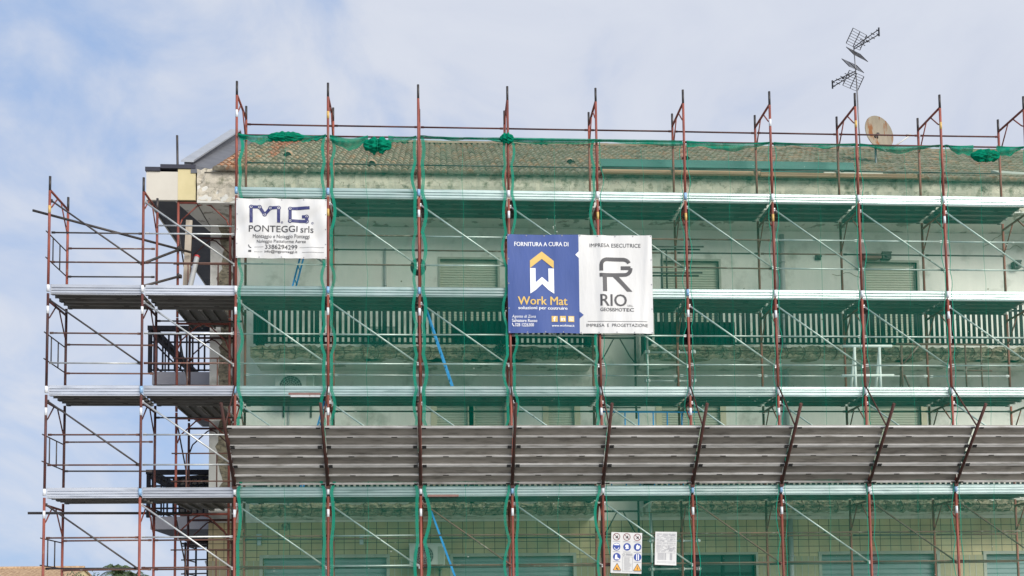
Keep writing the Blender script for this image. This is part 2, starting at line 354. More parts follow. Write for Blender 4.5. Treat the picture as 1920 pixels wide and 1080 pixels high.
op1 = [(3.92, 4.60, 4.35, 6.55), (4.76, 5.42, 4.35, 6.55), (6.40, 6.98, 4.35, 6.55), (8.95, 10.28, 4.35, 6.55), (13.72, 14.92, 4.35, 6.55)]
op2 = [(.9, 2.1, 7.60, 9.84), (4.02, 5.30, 7.56, 9.84), (9.06, 10.33, 7.56, 9.85), (13.74, 14.95, 7.56, 9.86), (18.2, 19.5, 7.56, 9.86)]
op2 = op2[1:]
w = MB(); wall_open(w, XL, XR, 0, 3.95, op0); w.build('tiled_wall', 'ftile', bld)
w = MB(); wall_open(w, XL, XR, 3.95, 7.26, op1); wall_open(w, XL, XR, 7.26, 11.0, op2)
w.poly([(XL, YB, 0), (XL, WY, 0), (XL, WY, 11.2), (XL, YB, 11.2)]); w.poly([(XR, WY, 0), (XR, YB, 0), (XR, YB, 11.2), (XR, WY, 11.2)])
w.poly([(XR, YB, 0), (XL, YB, 0), (XL, YB, 11.2), (XR, YB, 11.2)])
w.build('plaster_wall', 'plaster', bld)
def shutter(x0, x1, z0, z1, mname, pitch=.05, jamb='frame_w', jw=.05, dark=False):
    f = MB()
    f.box(x0-jw, x0, WY-.025, WY+.06, z0, z1+jw); f.box(x1, x1+jw, WY-.025, WY+.06, z0, z1+jw); f.box(x0, x1, WY-.025, WY+.06, z1, z1+jw)
    fr = f.build('window_frame', jamb, bld)
    s = MB(); y = WY+(.09 if mname == 'shutter' else .14)
    if dark:
        s.box(x0, x1, y, y+.03, z0, z1); o = s.build('glass_door', mname, fr)
        d = MB()
        for i in range(5):
            x = x0+(x1-x0)*i/4; d.box(max(x0, x-.03), min(x1, x+.03), y-.035, y-.003, z0, z1)
        d.box(x0, x1, y-.03, y-.005, z1-.45, z1-.39); d.build('mullion', 'rail', fr)
        return
    n = int((z1-z0)/pitch)
    prof = []
    for i in range(n):
        z = z1-i*(z1-z0)/n; h = (z1-z0)/n
        prof += [(y+.012, z), (y-.006, z-h*.18), (y-.006, z-h*.8), (y+.012, z-h*.97)]
    b = len(s.v)
    for x in (x0, x1): s.v += [(x, a, c) for a, c in prof]
    k = len(prof)
    for i in range(k-1): s.face([b+i, b+i+1, b+k+i+1, b+k+i])
    s.build('roller_shutter', mname, fr)
for o in op2: shutter(*o, 'shutter', .055)
for o in op1: shutter(*o, 'shutter', .055, 'jamb', .13)
for i, o in enumerate(op0):
    if i == 2: shutter(*o, 'door_dark', dark=True)
    else: shutter(*o, 'shutter_g', .11, 'frame_w', .07)

# lighter narrow tiling around the ground floor openings
xs = [XL] + [a for o in op0 for a in (o[0]-.07, o[1]+.07)] + [XR]
M['dado'] = mat('lower_tile', (.38, .33, .20, 1), (.33, .29, .18, 1), .5, 0, 4)
for a, b in zip(xs[::2], xs[1::2]):
    nb = MB(); nb.box(a+.002, b-.002, WY-.012, WY-.001, .15, 3.12); lt = nb.build('lower_tiling', 'dado', bld)
    st = MB(); x = a+.1
    while x < b-.05:
        st.box(x, x+.014, WY-.016, WY-.0125, .15, 3.12); x += .145
    if st.v: st.build('tile_joint', 'frame_w', lt)

# drill marks and cracks on the upper walls
rn = random.Random(41)
ck = MB()
for _ in range(60):
    x = rn.uniform(-.2, 18); z = rn.uniform(8.2, 10.3) if rn.random() < .7 else rn.uniform(5.6, 7.0)
    if any(o[0]-.1 < x < o[1]+.1 and o[2]-.2 < z < o[3]+.1 for o in op1+op2): continue
    if rn.random() < .55: ck.poly([(x+math.cos(a)*.018, WY-.005, z+math.sin(a)*.018) for a in [2*math.pi*q/7 for q in range(7)]])
    else:
        p = Vector((x, WY-.005, z)); a = rn.uniform(0, 6.3)
        for _k in range(rn.randint(3, 7)):
            a += rn.uniform(-.7, .7); q = p+Vector((math.cos(a), 0, math.sin(a)))*rn.uniform(.06, .14); n_ = Vector((-math.sin(a), 0, math.cos(a)))*.006
            ck.poly([p-n_, q-n_, q+n_, p+n_]); p = q
ck.build('plaster_crack', 'broken', bld)
# broken corner strip of plaster
c = MB()
rn = random.Random(3)
pl = []; pr = []
for i in range(60):
    z = 4.3+i*.11; pl.append(-.84+rn.uniform(-.05, .06)+.05*math.sin(i*.4)); pr.append(-.60+rn.uniform(-.05, .06))
for i in range(59):
    z = 4.3+i*.11
    c.poly([(pl[i], WY-.006, z), (pr[i], WY-.006, z), (pr[i+1], WY-.006, z+.11), (pl[i+1], WY-.006, z+.11)])
c.build('damaged_plaster', 'broken', bld)

# eave: soffit, fascia
EY = 1.30; EZ0 = 10.61; EZ1 = 11.28
rn = random.Random(11)
f = MB()
nx = 260
def fas(u, v):
    x = -1.06+u*(XR+1.06); z = EZ0+v*(EZ1-EZ0)
    yy = EY+(.028 if v < .45 else 0)+rn.uniform(-.010, .010)+(.03 if rn.random() < .05 else 0)
    zz = z+(rn.uniform(-.025, .03) if v in (0, 1) else 0)
    return (x, yy, zz)
f.grid(fas, nx, 7, False); f.build('eave_fascia', 'fascia', bld)
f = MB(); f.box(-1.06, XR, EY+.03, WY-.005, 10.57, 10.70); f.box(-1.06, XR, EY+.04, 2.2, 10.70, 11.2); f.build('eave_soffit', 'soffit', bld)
# roof tiles
PER = .14; ROW = .42; SL = .566; RY0 = 1.22; RZ0 = 11.24
t = MB(); t.tint = []
rn = random.Random(5)
nper = int((XR+.72)/PER); ca = math.cos(math.atan(SL)); sa = math.sin(math.atan(SL))
RL = (6.7-RY0)/ca; nrow = int(RL/ROW)+1
prof = [(0, 0), (.14, .022), (.30, .040), (.5, .048), (.70, .040), (.86, .022)]
red = lambda x, d: .0 < x+.1*d-.45 < .36-.0 and 0 < d-1.9 and (x+.1*d-.45) > .16-.16*min(1, (d-1.9)/2) and d < 5.2
for j in range(nrow):
    d0 = j*ROW-.03; d1 = min(d0+ROW+.05, RL)
    for i in range(nper):
        x0 = -.72+i*PER; jit = rn.uniform(-.006, .009)+(.02 if rn.random() < .02 else 0); sk = rn.uniform(-.006, .006)
        k = rn.random(); sh = rn.uniform(.6, 1.25)
        colr = (.25*sh, .19*sh, .14*sh, 1) if k < .72 else (.31*sh, .18*sh, .11*sh, 1) if k < .93 else (.16*sh, .13*sh, .095*sh, 1)
        xx = x0+.07
        if -.25 < xx-.02 < .42 and d0 > 1.6 and abs(xx-.12+.03*(d0-3)) < .075*(d0-1.5): colr = (.36*sh, .10*sh, .05*sh, 1)
        if xx < .0 and d0 < 2.6 and k < .8: colr = (.36*sh, .17*sh, .085*sh, 1)
        b = len(t.v)
        for (dd, lift) in ((d0, .035), (d1, .0)):
            for (fx, fz) in prof+[(1, 0)]:
                h = fz+lift+jit
                t.v.append((x0+fx*PER+sk, RY0+dd*ca-h*sa, RZ0+dd*sa+h*ca)); t.tint.append(colr)
        for q in range(6): t.face([b+q, b+q+1, b+7+q+1, b+7+q], True)
        # the open end of the tile
        b2 = len(t.v)
        for (fx, fz) in prof+[(1, 0)]:
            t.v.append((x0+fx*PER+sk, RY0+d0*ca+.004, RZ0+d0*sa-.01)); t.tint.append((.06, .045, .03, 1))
        for q in range(6): t.face([b2+q, b2+q+1, b+q+1, b+q], False)
t.build('tiled_roof', 'rtile', bld)
f = MB(); f.poly([(-.9, RY0+.05, RZ0-.03), (XR, RY0+.05, RZ0-.03), (XR, 6.7, RZ0-.03+SL*(6.65-RY0)), (-.9, 6.7, RZ0-.03+SL*(6.65-RY0))])
f.poly([(XR, 12.2, RZ0-.03), (-.9, 12.2, RZ0-.03), (-.9, 6.7, RZ0-.03+SL*(6.65-RY0)), (XR, 6.7, RZ0-.03+SL*(6.65-RY0))])
f.build('roof_deck', 'rtile', bld)
f = MB(); f.tint = []
rn = random.Random(8)
x = -.7
while x < XR:
    zt = RZ0+SL*(6.7-RY0)+rn.uniform(.0, .03); b = len(f.v); sh = rn.uniform(.8, 1.15)
    for xx in (x, x+.41):
        for q in range(7):
            a = math.pi*q/6; f.v.append((xx, 6.7-math.cos(a)*.13, zt+math.sin(a)*.10-.02)); f.tint.append((.24*sh, .16*sh, .105*sh, 1))
    for q in range(6): f.face([b+q, b+q+1, b+7+q+1, b+7+q], True)
    x += .40
f.build('ridge_tile', 'rtile', bld)
# half round vent tiles
for (x, d) in ((.55, 2.35), (2.55, .75), (9.9, 2.9), (7.0, 1.7)):
    v = MB()
    for r_, m_ in ((.10, 'rtile'), (.075, 'slot')):
        v.use('wood' if m_ == 'rtile' else 'slot')
        b = len(v.v)
        for e in (0, .3):
            for q in range(7):
                a = math.pi*q/6; h = math.sin(a)*r_+.05
                v.v.append((x+math.cos(a)*r_, RY0+(d+e+(.0 if r_ > .09 else -.005))*ca-h*sa, RZ0+(d+e)*sa+h*ca))
        for q in range(6): v.face([b+q, b+q+1, b+7+q+1, b+7+q], True)
        if m_ == 'slot': v.face([b+q for q in range(7)])
    v.build('vent_tile', None, bld)
# rake parapet on the left end
zt = lambda y: 11.50+(y-1.38)*.592
f = MB(); f.use('zincdark')
f.prism([(1.38, 11.0), (6.72, 11.0+5.34*.5), (6.72, zt(6.72)-.03), (1.38, zt(1.38)-.03)], -1.34, -1.20)
f.prism([(6.725, 11.0), (12.1, 11.0), (12.1, zt(1.38)-.03), (6.725, zt(6.72)-.03)], -1.34, -1.20)
pk = f.build('rake_parapet', None, bld)
f = MB(); f.prism([(1.34, zt(1.34)-.028), (6.72, zt(6.72)-.028), (12.14, zt(1.34)-.028), (12.14, zt(1.34)+.01), (6.72, zt(6.72)+.01), (1.34, zt(1.34)+.01)], -1.40, -1.14)
f.build('parapet_coping', 'metalcop', pk)
f = MB(); f.poly([(-1.2, 1.36, 11.40), (-.70, 1.36, 11.30), (-.70, 6.7, 11.30+5.34*.566), (-1.2, 6.7, 11.40+5.34*.566)])
f.poly([(-1.2, 1.36, 11.22), (-.70, 1.36, 11.22), (-.70, 1.36, 11.30), (-1.2, 1.36, 11.40)])
f.build('roof_flashing', 'zincdark', bld)
# corner cornice and side eave
se = MB(); se.box(-2.09, -1.10, 1.46, 12.0, 10.66, 11.22); so = se.build('side_eave', 'greypaint', bld)
f = MB(); f.box(-2.12, -1.47, 1.38, 1.455, 10.64, 11.25); f.box(-2.12, -2.093, 1.456, 12.0, 10.64, 11.25); f.build('white_cornice', 'cream_w', so)
f = MB(); f.box(-1.468, -1.10, 1.375, 1.455, 10.645, 11.31); f.build('yellow_cornice', 'cream_y', so)
f = MB(); f.box(-2.14, -1.83, 1.35, 12.02, 11.255, 11.34); f.box(-1.828, -1.10, 1.35, 1.8, 11.315, 11.40); f.box(-1.828, -1.45, 1.802, 12.02, 11.255, 11.40); f.build('cornice_coping', 'coping', so)
# pale inner soffit under the corner
f = MB(); f.poly([(-1.10, 1.5, 10.60), (-1.10, 2.6, 10.60), (-1.55, 1.5, 10.655)]); f.poly([(-1.55, 1.47, 10.652), (-1.10, 1.47, 10.612), (-1.10, 3.2, 10.612), (-1.20, 3.2, 10.652)])
f.build('corner_soffit', 'soffit', so)

# balconies
def bars(mb, x0, x1, y, z0, z1, along='x', pitch=.118, seed=1, w=.066):
    rn = random.Random(seed); n = int((x1-x0)/pitch)
    P = lambda a, b, c, d, e, f_: mb.box(a, b, c, d, e, f_) if along == 'x' else mb.box(c, d, a, b, e, f_)
    for i in range(n+1):
        x = x0+(x1-x0)*i/n; P(x-w/2, x+w/2, y-.012, y+.012, z0, z1)
        if rn.random() < .08: P(x+.055, x+.055+w*.7, y-.011, y+.011, z0, z1)
    for z in (z0+.03, z0+.17, z1-.16): P(x0, x1, y+.0125, y+.028, z-.02, z+.02)
    P(x0-.03, x1+.03, y-.03, y+.03, z1+.002, z1+.05)
def balcony(x0, x1, ztop, zbot, seed, rebar=True):
    rn = random.Random(seed)
    s = MB(); n = int((x1-x0)/.07)
    def edge(u, v):
        x = x0+u*(x1-x0); z = zbot+v*(ztop-zbot)
        rough = .03*math.sin(v*math.pi)+.012
        return (x, EY+rn.uniform(-rough, rough)+(.03 if .3 < v < .5 else 0)+(.05 if v == 0 else 0), z+(rn.uniform(-.045, .02) if v in (0, 1) else rn.uniform(-.02, .02)))
    s.use('broken'); s.grid(edge, n, 6, False)
    sl = s.build('balcony_slab', None, bld)
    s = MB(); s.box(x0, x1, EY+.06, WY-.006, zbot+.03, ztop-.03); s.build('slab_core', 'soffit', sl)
    # stained patch on the underside
    s = MB()
    for _ in range(9):
        cx = rn.uniform(x0+.4, x1-.5); w_ = rn.uniform(.2, .6)
        pts = [(cx+math.cos(a)*w_*rn.uniform(.7, 1.1), EY+.32+math.sin(a)*.2*rn.uniform(.7, 1.1), zbot+.026) for a in [2*math.pi*q/12 for q in range(12)]]
        s.poly(pts[::-1])
    s.build('peeled_patch', 'broken', sl)
    rb = MB(); x = x0+.25
    while x < x1-.1:
        k = rn.uniform(.8, 1.15)
        rb.path([(x, EY-.005, ztop-.02), (x+.015, EY-.045, ztop-.07*k), (x+.035, EY-.055, ztop-.15*k), (x+.02, EY-.04, ztop-.22*k), (x-.01, EY+.01, zbot-.005)], .008, 5)
        x += rn.uniform(.3, .4)
    rb.path([(x0+.05, EY-.03, (ztop+zbot)/2+.03), ((x0+x1)/2, EY-.035, (ztop+zbot)/2-.0), (x1-.05, EY-.03, (ztop+zbot)/2+.02)], .008, 5)
    rb.build('rebar', 'rebar', sl)
    ra = MB(); bars(ra, x0+.08, x1-.08, EY+.1, ztop+.06, ztop+1.0, 'x', .118, seed)
    bars(ra, EY+.2, WY-.1, x0+.09, ztop+.06, ztop+1.0, 'y', .16, seed+1); bars(ra, EY+.2, WY-.1, x1-.09, ztop+.06, ztop+1.0, 'y', .16, seed+2)
    rl = ra.build('balcony_railing', 'rail', bld)
balcony(.06, 7.30, 7.53, 7.28, 21); balcony(8.42, XR-.4, 7.56, 7.30, 22)
balcony(.06, 7.30, 4.22, 3.97, 23); balcony(8.42, XR-.4, 4.24, 3.99, 24)
# dark infill panel, right balcony; dark sheet standing for a window opening, left balcony
for (a, b) in ((8.62, 10.35), (4.3, 5.6)):
    f = MB(); f.box(a, b, EY+.15, EY+.165, 7.62, 8.12); f.build('dark_panel', 'rail', bld)
# side balconies on the left end
for zt_ in (7.53, 4.21):
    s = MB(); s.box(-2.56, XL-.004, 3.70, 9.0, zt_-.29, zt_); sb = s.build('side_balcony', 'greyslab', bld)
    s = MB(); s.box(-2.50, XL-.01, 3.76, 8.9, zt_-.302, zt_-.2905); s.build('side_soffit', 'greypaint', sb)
    r_ = MB(); bars(r_, -2.60, XL-.08, 3.72, zt_+.02, zt_+.86, 'x', .133, 31, .038); bars(r_, 3.95, 8.95, -2.58, zt_+.02, zt_+.86, 'y', .85, 32, .045)
    r_.box(-2.66, XL-.04, 3.64, 3.80, zt_+.96, zt_+1.06); r_.box(-2.66, -2.50, 3.801, 9.0, zt_+.96, zt_+1.06)
    r_.box(-2.65, -2.58, 3.66, 3.78, zt_-.02, zt_+.96); r_.box(XL-.11, XL-.06, 3.66, 3.78, zt_+.001, zt_+.96)
    r_.build('side_railing', 'rail', sb)
# pipes on the wall
for (x, y, z0, z1, r_, m_) in ((2.80, 2.54, 7.6, 10.05, .025, 'pvc'), (11.78, 2.5, 4.3, 10.45, .055, 'pvc'), (11.78, 2.5, .2, 3.95, .055, 'pvc'), (.68, 2.56, 4.3, 6.5, .02, 'pvc')):
    p = MB(); p.tube((x, y, z0), (x, y, z1), r_, 10)
    z = z0+.3
    while z < z1: p.tube((x, y, z), (x, y, z+.04), r_*1.25, 10); z += 1.3
    p.build('drainpipe', m_, bld)

# ------------------------------------------------------------------ scaffold frames
def frame_proto(kind):
    """one lift of a portal frame: local origin at the front post, z=0 at the joint with the lift below"""
    root = bpy.data.objects.new('scaffold_portal', None); COL.objects.link(root); root.empty_display_size = .1
    z0 = {'L': -4.2+1.9}.get(kind, 0); zt = 2.24 if kind == 'T' else 1.9; zr = 1.97 if kind == 'T' else 1.765
    mt = 'darkrust' if kind == 'X' else 'rust'
    for y in (0, DEP):
        p = MB(); p.use(mt).tube((0, y, z0), (0, y, zt if kind != 'T' else 1.95), .0255, 10)
        if kind == 'T': p.use('spigot').tube((0, y, 1.95), (0, y, zt), .024, 10)
        p.build('post', None, root)
    p = MB(); p.tube((0, .026, zr), (0, DEP-.026, zr), .024, 8); p.build('transom', mt, root)
    p = MB(); p.path([(0, .026, zr-.36), (0, .12, zr-.30), (0, .42, zr-.026)], .014, 7); p.build('brace', mt, root)
    p = MB(); p.path([(0, DEP-.026, zr-.50), (0, DEP-.11, zr-.40), (0, DEP-.40, zr-.026)], .014, 7); p.build('brace', mt, root)
    return root
JO = {'L': 4.30-2.0, 'D': 4.30, 'C': 6.30, 'B': 8.30, 'A': 10.30}
protos = {}
rn = random.Random(99)
LIFTW = {'L': 'below the lowest deck', 'D': 'behind the grey fan', 'C': 'before the balcony railings', 'B': 'before the shuttered top storey', 'A': 'standing up past the tiled roof'}
LEFTW = {'L': 'lowest lift', 'D': 'second lift', 'C': 'third lift', 'B': 'top lift'}
sleeve = {}
def tape(mname, h, r=.03):
    t = MB(); t.tube((0, 0, 0), (0, 0, h), r, 10); return t
for k in range(-2, 10):
    for lf in ('L', 'D', 'C', 'B', 'A'):
        if k < 0 and lf == 'A': continue
        kind = 'T' if (lf == 'A' or (k < 0 and lf == 'B')) else 'L' if lf == 'L' else 'X' if (k < 0) else 'S'
        if kind not in protos: protos[kind] = o = frame_proto(kind)
        else: o = copy_tree(protos[kind])
        for ch in list(o.children):
            if ch.name.split('.')[0] in ('joint_sleeve', 'sticker'): bpy.data.objects.remove(ch)
        o.location = (k*BAY, 0, JO[lf])
        col_ = 'rust red'
        lb = '%s scaffold frame %s, %s' % (col_, LEFTW[lf] if k < 0 else LIFTW[lf], pole_ord(k))
        tag(o, lb, 'scaffold frame', 'welded frames of the scaffold')
        if lf != 'L':
            mname = rn.choice(['tape_w', 'tape_w', 'tape_b'])
            if ('j', mname) not in sleeve:
                t = tape(mname, .13, .031); sleeve[('j', mname)] = t.build('joint_sleeve', mname, o, (0, -.004, -.06))
            else:
                c_ = sleeve[('j', mname)].copy(); COL.objects.link(c_); c_.parent = o
        if rn.random() < .62 or lf == 'A' and k in (0, 1):
            mname = 'tape_y' if lf in ('A', 'B') and rn.random() < .6 else 'tape_w'
            if ('s', mname) not in sleeve:
                t = tape(mname, .15, .0265); sleeve[('s', mname)] = t.build('sticker', mname, o, (0, -.002, 1.50))
            else:
                c_ = sleeve[('s', mname)].copy(); COL.objects.link(c_); c_.parent = o

# ------------------------------------------------------------------ toe boards, decks
DECKW = {'A': 'eave deck', 'B': 'deck above the railings', 'C': 'deck above the grey fan', 'D': 'deck below the grey fan'}
DECKL = {'B': 'upper deck', 'C': 'middle deck', 'D': 'lowest deck'}
t = MB()
prof = []
zs = [(-.016, 0), (-.002, .018), (.026, .022), (.026, .030), (0, .034), (0, .070), (.026, .075), (.026, .083), (0, .088), (0, .124), (.026, .129), (.026, .137), (0, .142), (0, .192), (.012, .204)]
fr = [(y-.018, z) for y, z in zs]; bk = [(.014, z) for z in (.204, 0)]
t.prism((fr+bk)[::-1], .035, 1.765)
for x in (.03, 1.755): t.box(x, x+.015, -.014, .014, .0, .206)
def plank(mb, L_, w=.49):
    """steel plank: top sheet, three downward ribs; local x length, y width, z=0 top"""
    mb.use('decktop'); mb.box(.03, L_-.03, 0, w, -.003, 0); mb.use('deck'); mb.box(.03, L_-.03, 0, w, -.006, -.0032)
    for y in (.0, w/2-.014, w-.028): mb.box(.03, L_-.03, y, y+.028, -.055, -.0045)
def hooks(mb, L_, w=.49):
    mb.use('slot')  # hook slots drawn as dark boxes, their shade put into the colour
    for y in (.014, w-.014):
        for x in (.05, L_-.12): mb.box(x, x+.07, y-.019, y+.019, -.063, -.0555)
    for x in (.42, 1.22): mb.box(x, x+.10, w/2-.012, w/2+.012, -.0595, -.0555)
toe_o = None; deck_o = None
for lv in ('A', 'B', 'C', 'D'):
    for b in range(-2, 9):
        if b < 0 and lv == 'A': continue
        where = DECKL[lv] if b < 0 else DECKW[lv]
        lb = 'ribbed galvanised toe board edging the %s, %s' % (where, bay_ord(b))
        if toe_o is None: o = toe_o = t.build('toe_board', 'toe')
        else: o = toe_o.copy(); COL.objects.link(o)
        o.location = (b*BAY, .055, TOE[lv]-.206); o.rotation_euler = (rn.uniform(-.03, .03), 0, 0)
        tag(o, lb, 'toe board', 'toe boards along the decks')
        lb = 'grey steel plank floor of the %s, %s' % (where, bay_ord(b))
        if deck_o is None:
            o = deck_o = empty('scaffold_deck', (0, 0, 0), lb, 'scaffold deck')
            for i in range(2):
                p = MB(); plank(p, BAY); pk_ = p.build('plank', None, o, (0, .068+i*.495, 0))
                p = MB(); hooks(p, BAY); p.build('hook_slot', None, pk_)
        else: o = copy_tree(deck_o)
        o.location = (b*BAY, 0, TOE[lv]-.146); tag(o, lb, 'scaffold deck', 'plank decks of the scaffold')

# ------------------------------------------------------------------ guard rails and diagonals
rail_me = {}
def rail(b, y, z, mname, label, r=.0165, dz=0):
    key = (mname, r)
    if key not in rail_me:
        q = MB(); q.tube((.03, 0, 0), (1.77, 0, 0), r, 8)
        for x in (.03, 1.70): q.box(x, x+.07, -.006, .006, -.022, .022)
        o = q.build('guard_rail', mname); rail_me[key] = o
    else: o = rail_me[key].copy(); COL.objects.link(o)
    o.location = (b*BAY, y, z); o.rotation_euler = (0, dz, 0)
    tag(o, label, 'guard rail', 'guard rails of the scaffold'); return o
yo = .045; yi = DEP-.045
for b in range(-2, 9):
    B = bay_ord(b); left = b < 0
    def mt(opts): return rn.choice(opts)
    for lf, toe in (('B', 8.4), ('C', 6.4), ('D', 4.4), ('L', 2.4)):
        W_ = LEFTW[lf] if left else LIFTW[lf]
        if not (lf == 'D' and not left):
            hi = mt(['dark_tube', 'brown_tube']) if left else {'B': mt(['brown_tube', 'brown_tube', 'galv']) if b < 7 else 'galv', 'C': 'galv', 'L': mt(['brown_tube', 'brown_tube', 'brown_tube', 'galv'])}[lf]
            if left and b == -1: hi = 'galv'
            lo = mt(['dark_tube', 'brown_tube', 'galv']) if left else {'B': hi, 'C': 'galv', 'L': hi}[lf]
            rail(b, yo, toe+1.03, hi, 'upper outer guard rail, %s, %s' % (W_, B), dz=rn.uniform(-.004, .004))
            rail(b, yo, toe+.44, lo, 'lower outer guard rail, %s, %s' % (W_, B), dz=rn.uniform(-.004, .004))
        if left and b == -2 or lf == 'L':
            rail(b, yi, toe+1.05, mt(['dark_tube', 'brown_tube']), 'upper inner guard rail, %s, %s' % (W_, B), dz=rn.uniform(-.004, .004))
            rail(b, yi, toe+.46, mt(['dark_tube', 'brown_tube']), 'lower inner guard rail, %s, %s' % (W_, B), dz=rn.uniform(-.004, .004))
        elif left: rail(b, yi, toe+1.55, 'galv' if lf == 'B' else 'dark_tube', 'single inner guard rail, %s, %s' % (W_, B))
        elif lf == 'B': rail(b, yi, 9.48, mt(['brown_tube', 'dark_tube']), 'single inner guard rail, %s, %s' % (W_, B), dz=rn.uniform(-.004, .004))
        elif lf == 'C': rail(b, yi, 6.84, 'galv', 'single inner guard rail, %s, %s' % (W_, B), dz=rn.uniform(-.006, .006))
        elif lf == 'D': rail(b, yi, 6.08, 'dark_tube', 'dark inner guard rail just above the fan, %s' % B)
    if not left:
        rail(b, yo, 11.46, 'darkrust', 'outer guard rail holding the net top, %s' % B, .018, rn.uniform(-.003, .003))
        rail(b, yi, 12.13, 'darkrust', 'highest inner guard rail against the sky, %s' % B, .018, rn.uniform(-.003, .003))
        rail(b, yi, 11.31, 'dark_tube', 'lower inner guard rail before the roof tiles, %s' % B, .016)
dg = {}
for lf, z in (('B', 8.4), ('C', 6.4), ('D', 4.4), ('L', 2.4)):
    for b in range(-2, 9):
        mname = 'dark_tube' if b == -2 else 'brown_tube' if (lf == 'L' and b in (2, 5, 7, 8)) else 'galv'
        lb = 'diagonal brace tube %s, %s' % (LEFTW[lf] if b < 0 else LIFTW[lf], bay_ord(b))
        if mname not in dg:
            q = MB(); q.tube((.03, 0, 1.66), (1.77, 0, .42), .0175, 8)
            for p_ in ((.03, 0, 1.66), (1.77, 0, .42)): q.box(p_[0]-.02, p_[0]+.02, -.012, .03, p_[2]-.03, p_[2]+.03)
            o = dg[mname] = q.build('diagonal_brace', mname)
        else: o = dg[mname].copy(); COL.objects.link(o)
        o.location = (b*BAY, .008, z+rn.uniform(-.02, .02)); tag(o, lb, 'brace', 'diagonal braces of the scaffold')

# end guards on the leftmost frames
eg = None
for lf, toe in (('B', 8.4), ('C', 6.4), ('D', 4.4), ('L', 2.4)):
    lb = 'steel end guard with two uprights, %s, closing the left end' % LEFTW[lf]
    if eg is None:
        eg = o = empty('end_guard', (0, 0, 0), lb, 'end guard')
        for z in (.50, 1.02): q = MB(); q.tube((-.035, -.06, z), (-.035, DEP+.08, z), .013, 7); q.build('bar', 'dark_tube', o)
        for y in (.33, .72): q = MB(); q.tube((-.035, y, .50), (-.035, y, 1.02), .013, 7); q.build('upright', 'dark_tube', o)
    else: o = copy_tree(eg)
    o.location = (-2*BAY, 0, toe); tag(o, lb, 'end guard', 'end guards at the left end')

# ------------------------------------------------------------------ catch fan
fb = None; fp = None
dirv = Vector((0, -1.31, 1.33)).normalized()
for k in range(0, 10):
    lb = 'brown inclined fan bracket with stay rod %s' % pole_ord(k)
    if fb is None:
        fb = o = empty('fan_bracket', (0, 0, 0), lb, 'fan bracket')
        q = MB(); q.tube((0, -.045, .02), (0, -1.37, 1.36), .030, 10); q.build('beam', 'fanrust', o)
        q = MB(); q.tube((0, -.04, 1.98), (0, -1.0, .985), .015, 8); q.build('stay_rod', 'fanrust', o)
        q = MB(); q.box(-.035, .035, -.055, .0, -.05, .07); q.build('clamp', 'fanrust', o)
    else: o = copy_tree(fb)
    o.location = (k*BAY, 0, 4.40); tag(o, lb, 'fan bracket', 'brackets of the catch fan')
def fan_plank():
    root = bpy.data.objects.new('fan_plank', None); COL.objects.link(root); root.empty_display_size = .1
    w = .442
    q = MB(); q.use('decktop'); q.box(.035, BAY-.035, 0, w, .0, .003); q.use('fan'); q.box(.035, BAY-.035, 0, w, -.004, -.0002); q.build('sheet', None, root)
    q = MB()
    for y in (.0, w/2-.012, w-.024):
        q.box(.035, BAY-.035, y, y+.024, -.062, -.0545)
        q.box(.035, BAY-.035, y+.010, y+.016, -.0542, -.0045)
    q.build('rib', 'fanlip', root)
    q = MB()
    for y in (w-.015, .015):
        for x in (.045, BAY-.125): q.box(x, x+.08, y-.014, y+.014, -.074, -.0625)
    for x in (.42, 1.25): q.box(x, x+.11, w/2-.008, w/2+.008, -.0655, -.0625)
    q.build('hook_slot', 'slot', root)  # solid dark boxes in place of shaded hook slots
    return root
rows = ['lowest', 'middle', 'topmost']
zax = Vector((-1, 0, 0)).cross(dirv)
fanrot = Matrix((Vector((-1, 0, 0)), dirv, zax)).transposed().to_euler()
for b in range(0, 9):
    for i in range(3):
        lb = 'grey steel fan plank seen from below, %s row, %s' % (rows[i], bay_ord(b))
        if fp is None: fp = o = fan_plank()
        else: o = copy_tree(fp)
        o.rotation_euler = fanrot
        o.location = Vector(((b+1)*BAY, .018, 4.428))+dirv*(.05+i*.45+rn.uniform(-.004, .004))
        tag(o, lb, 'fan plank', 'planks of the catch fan')

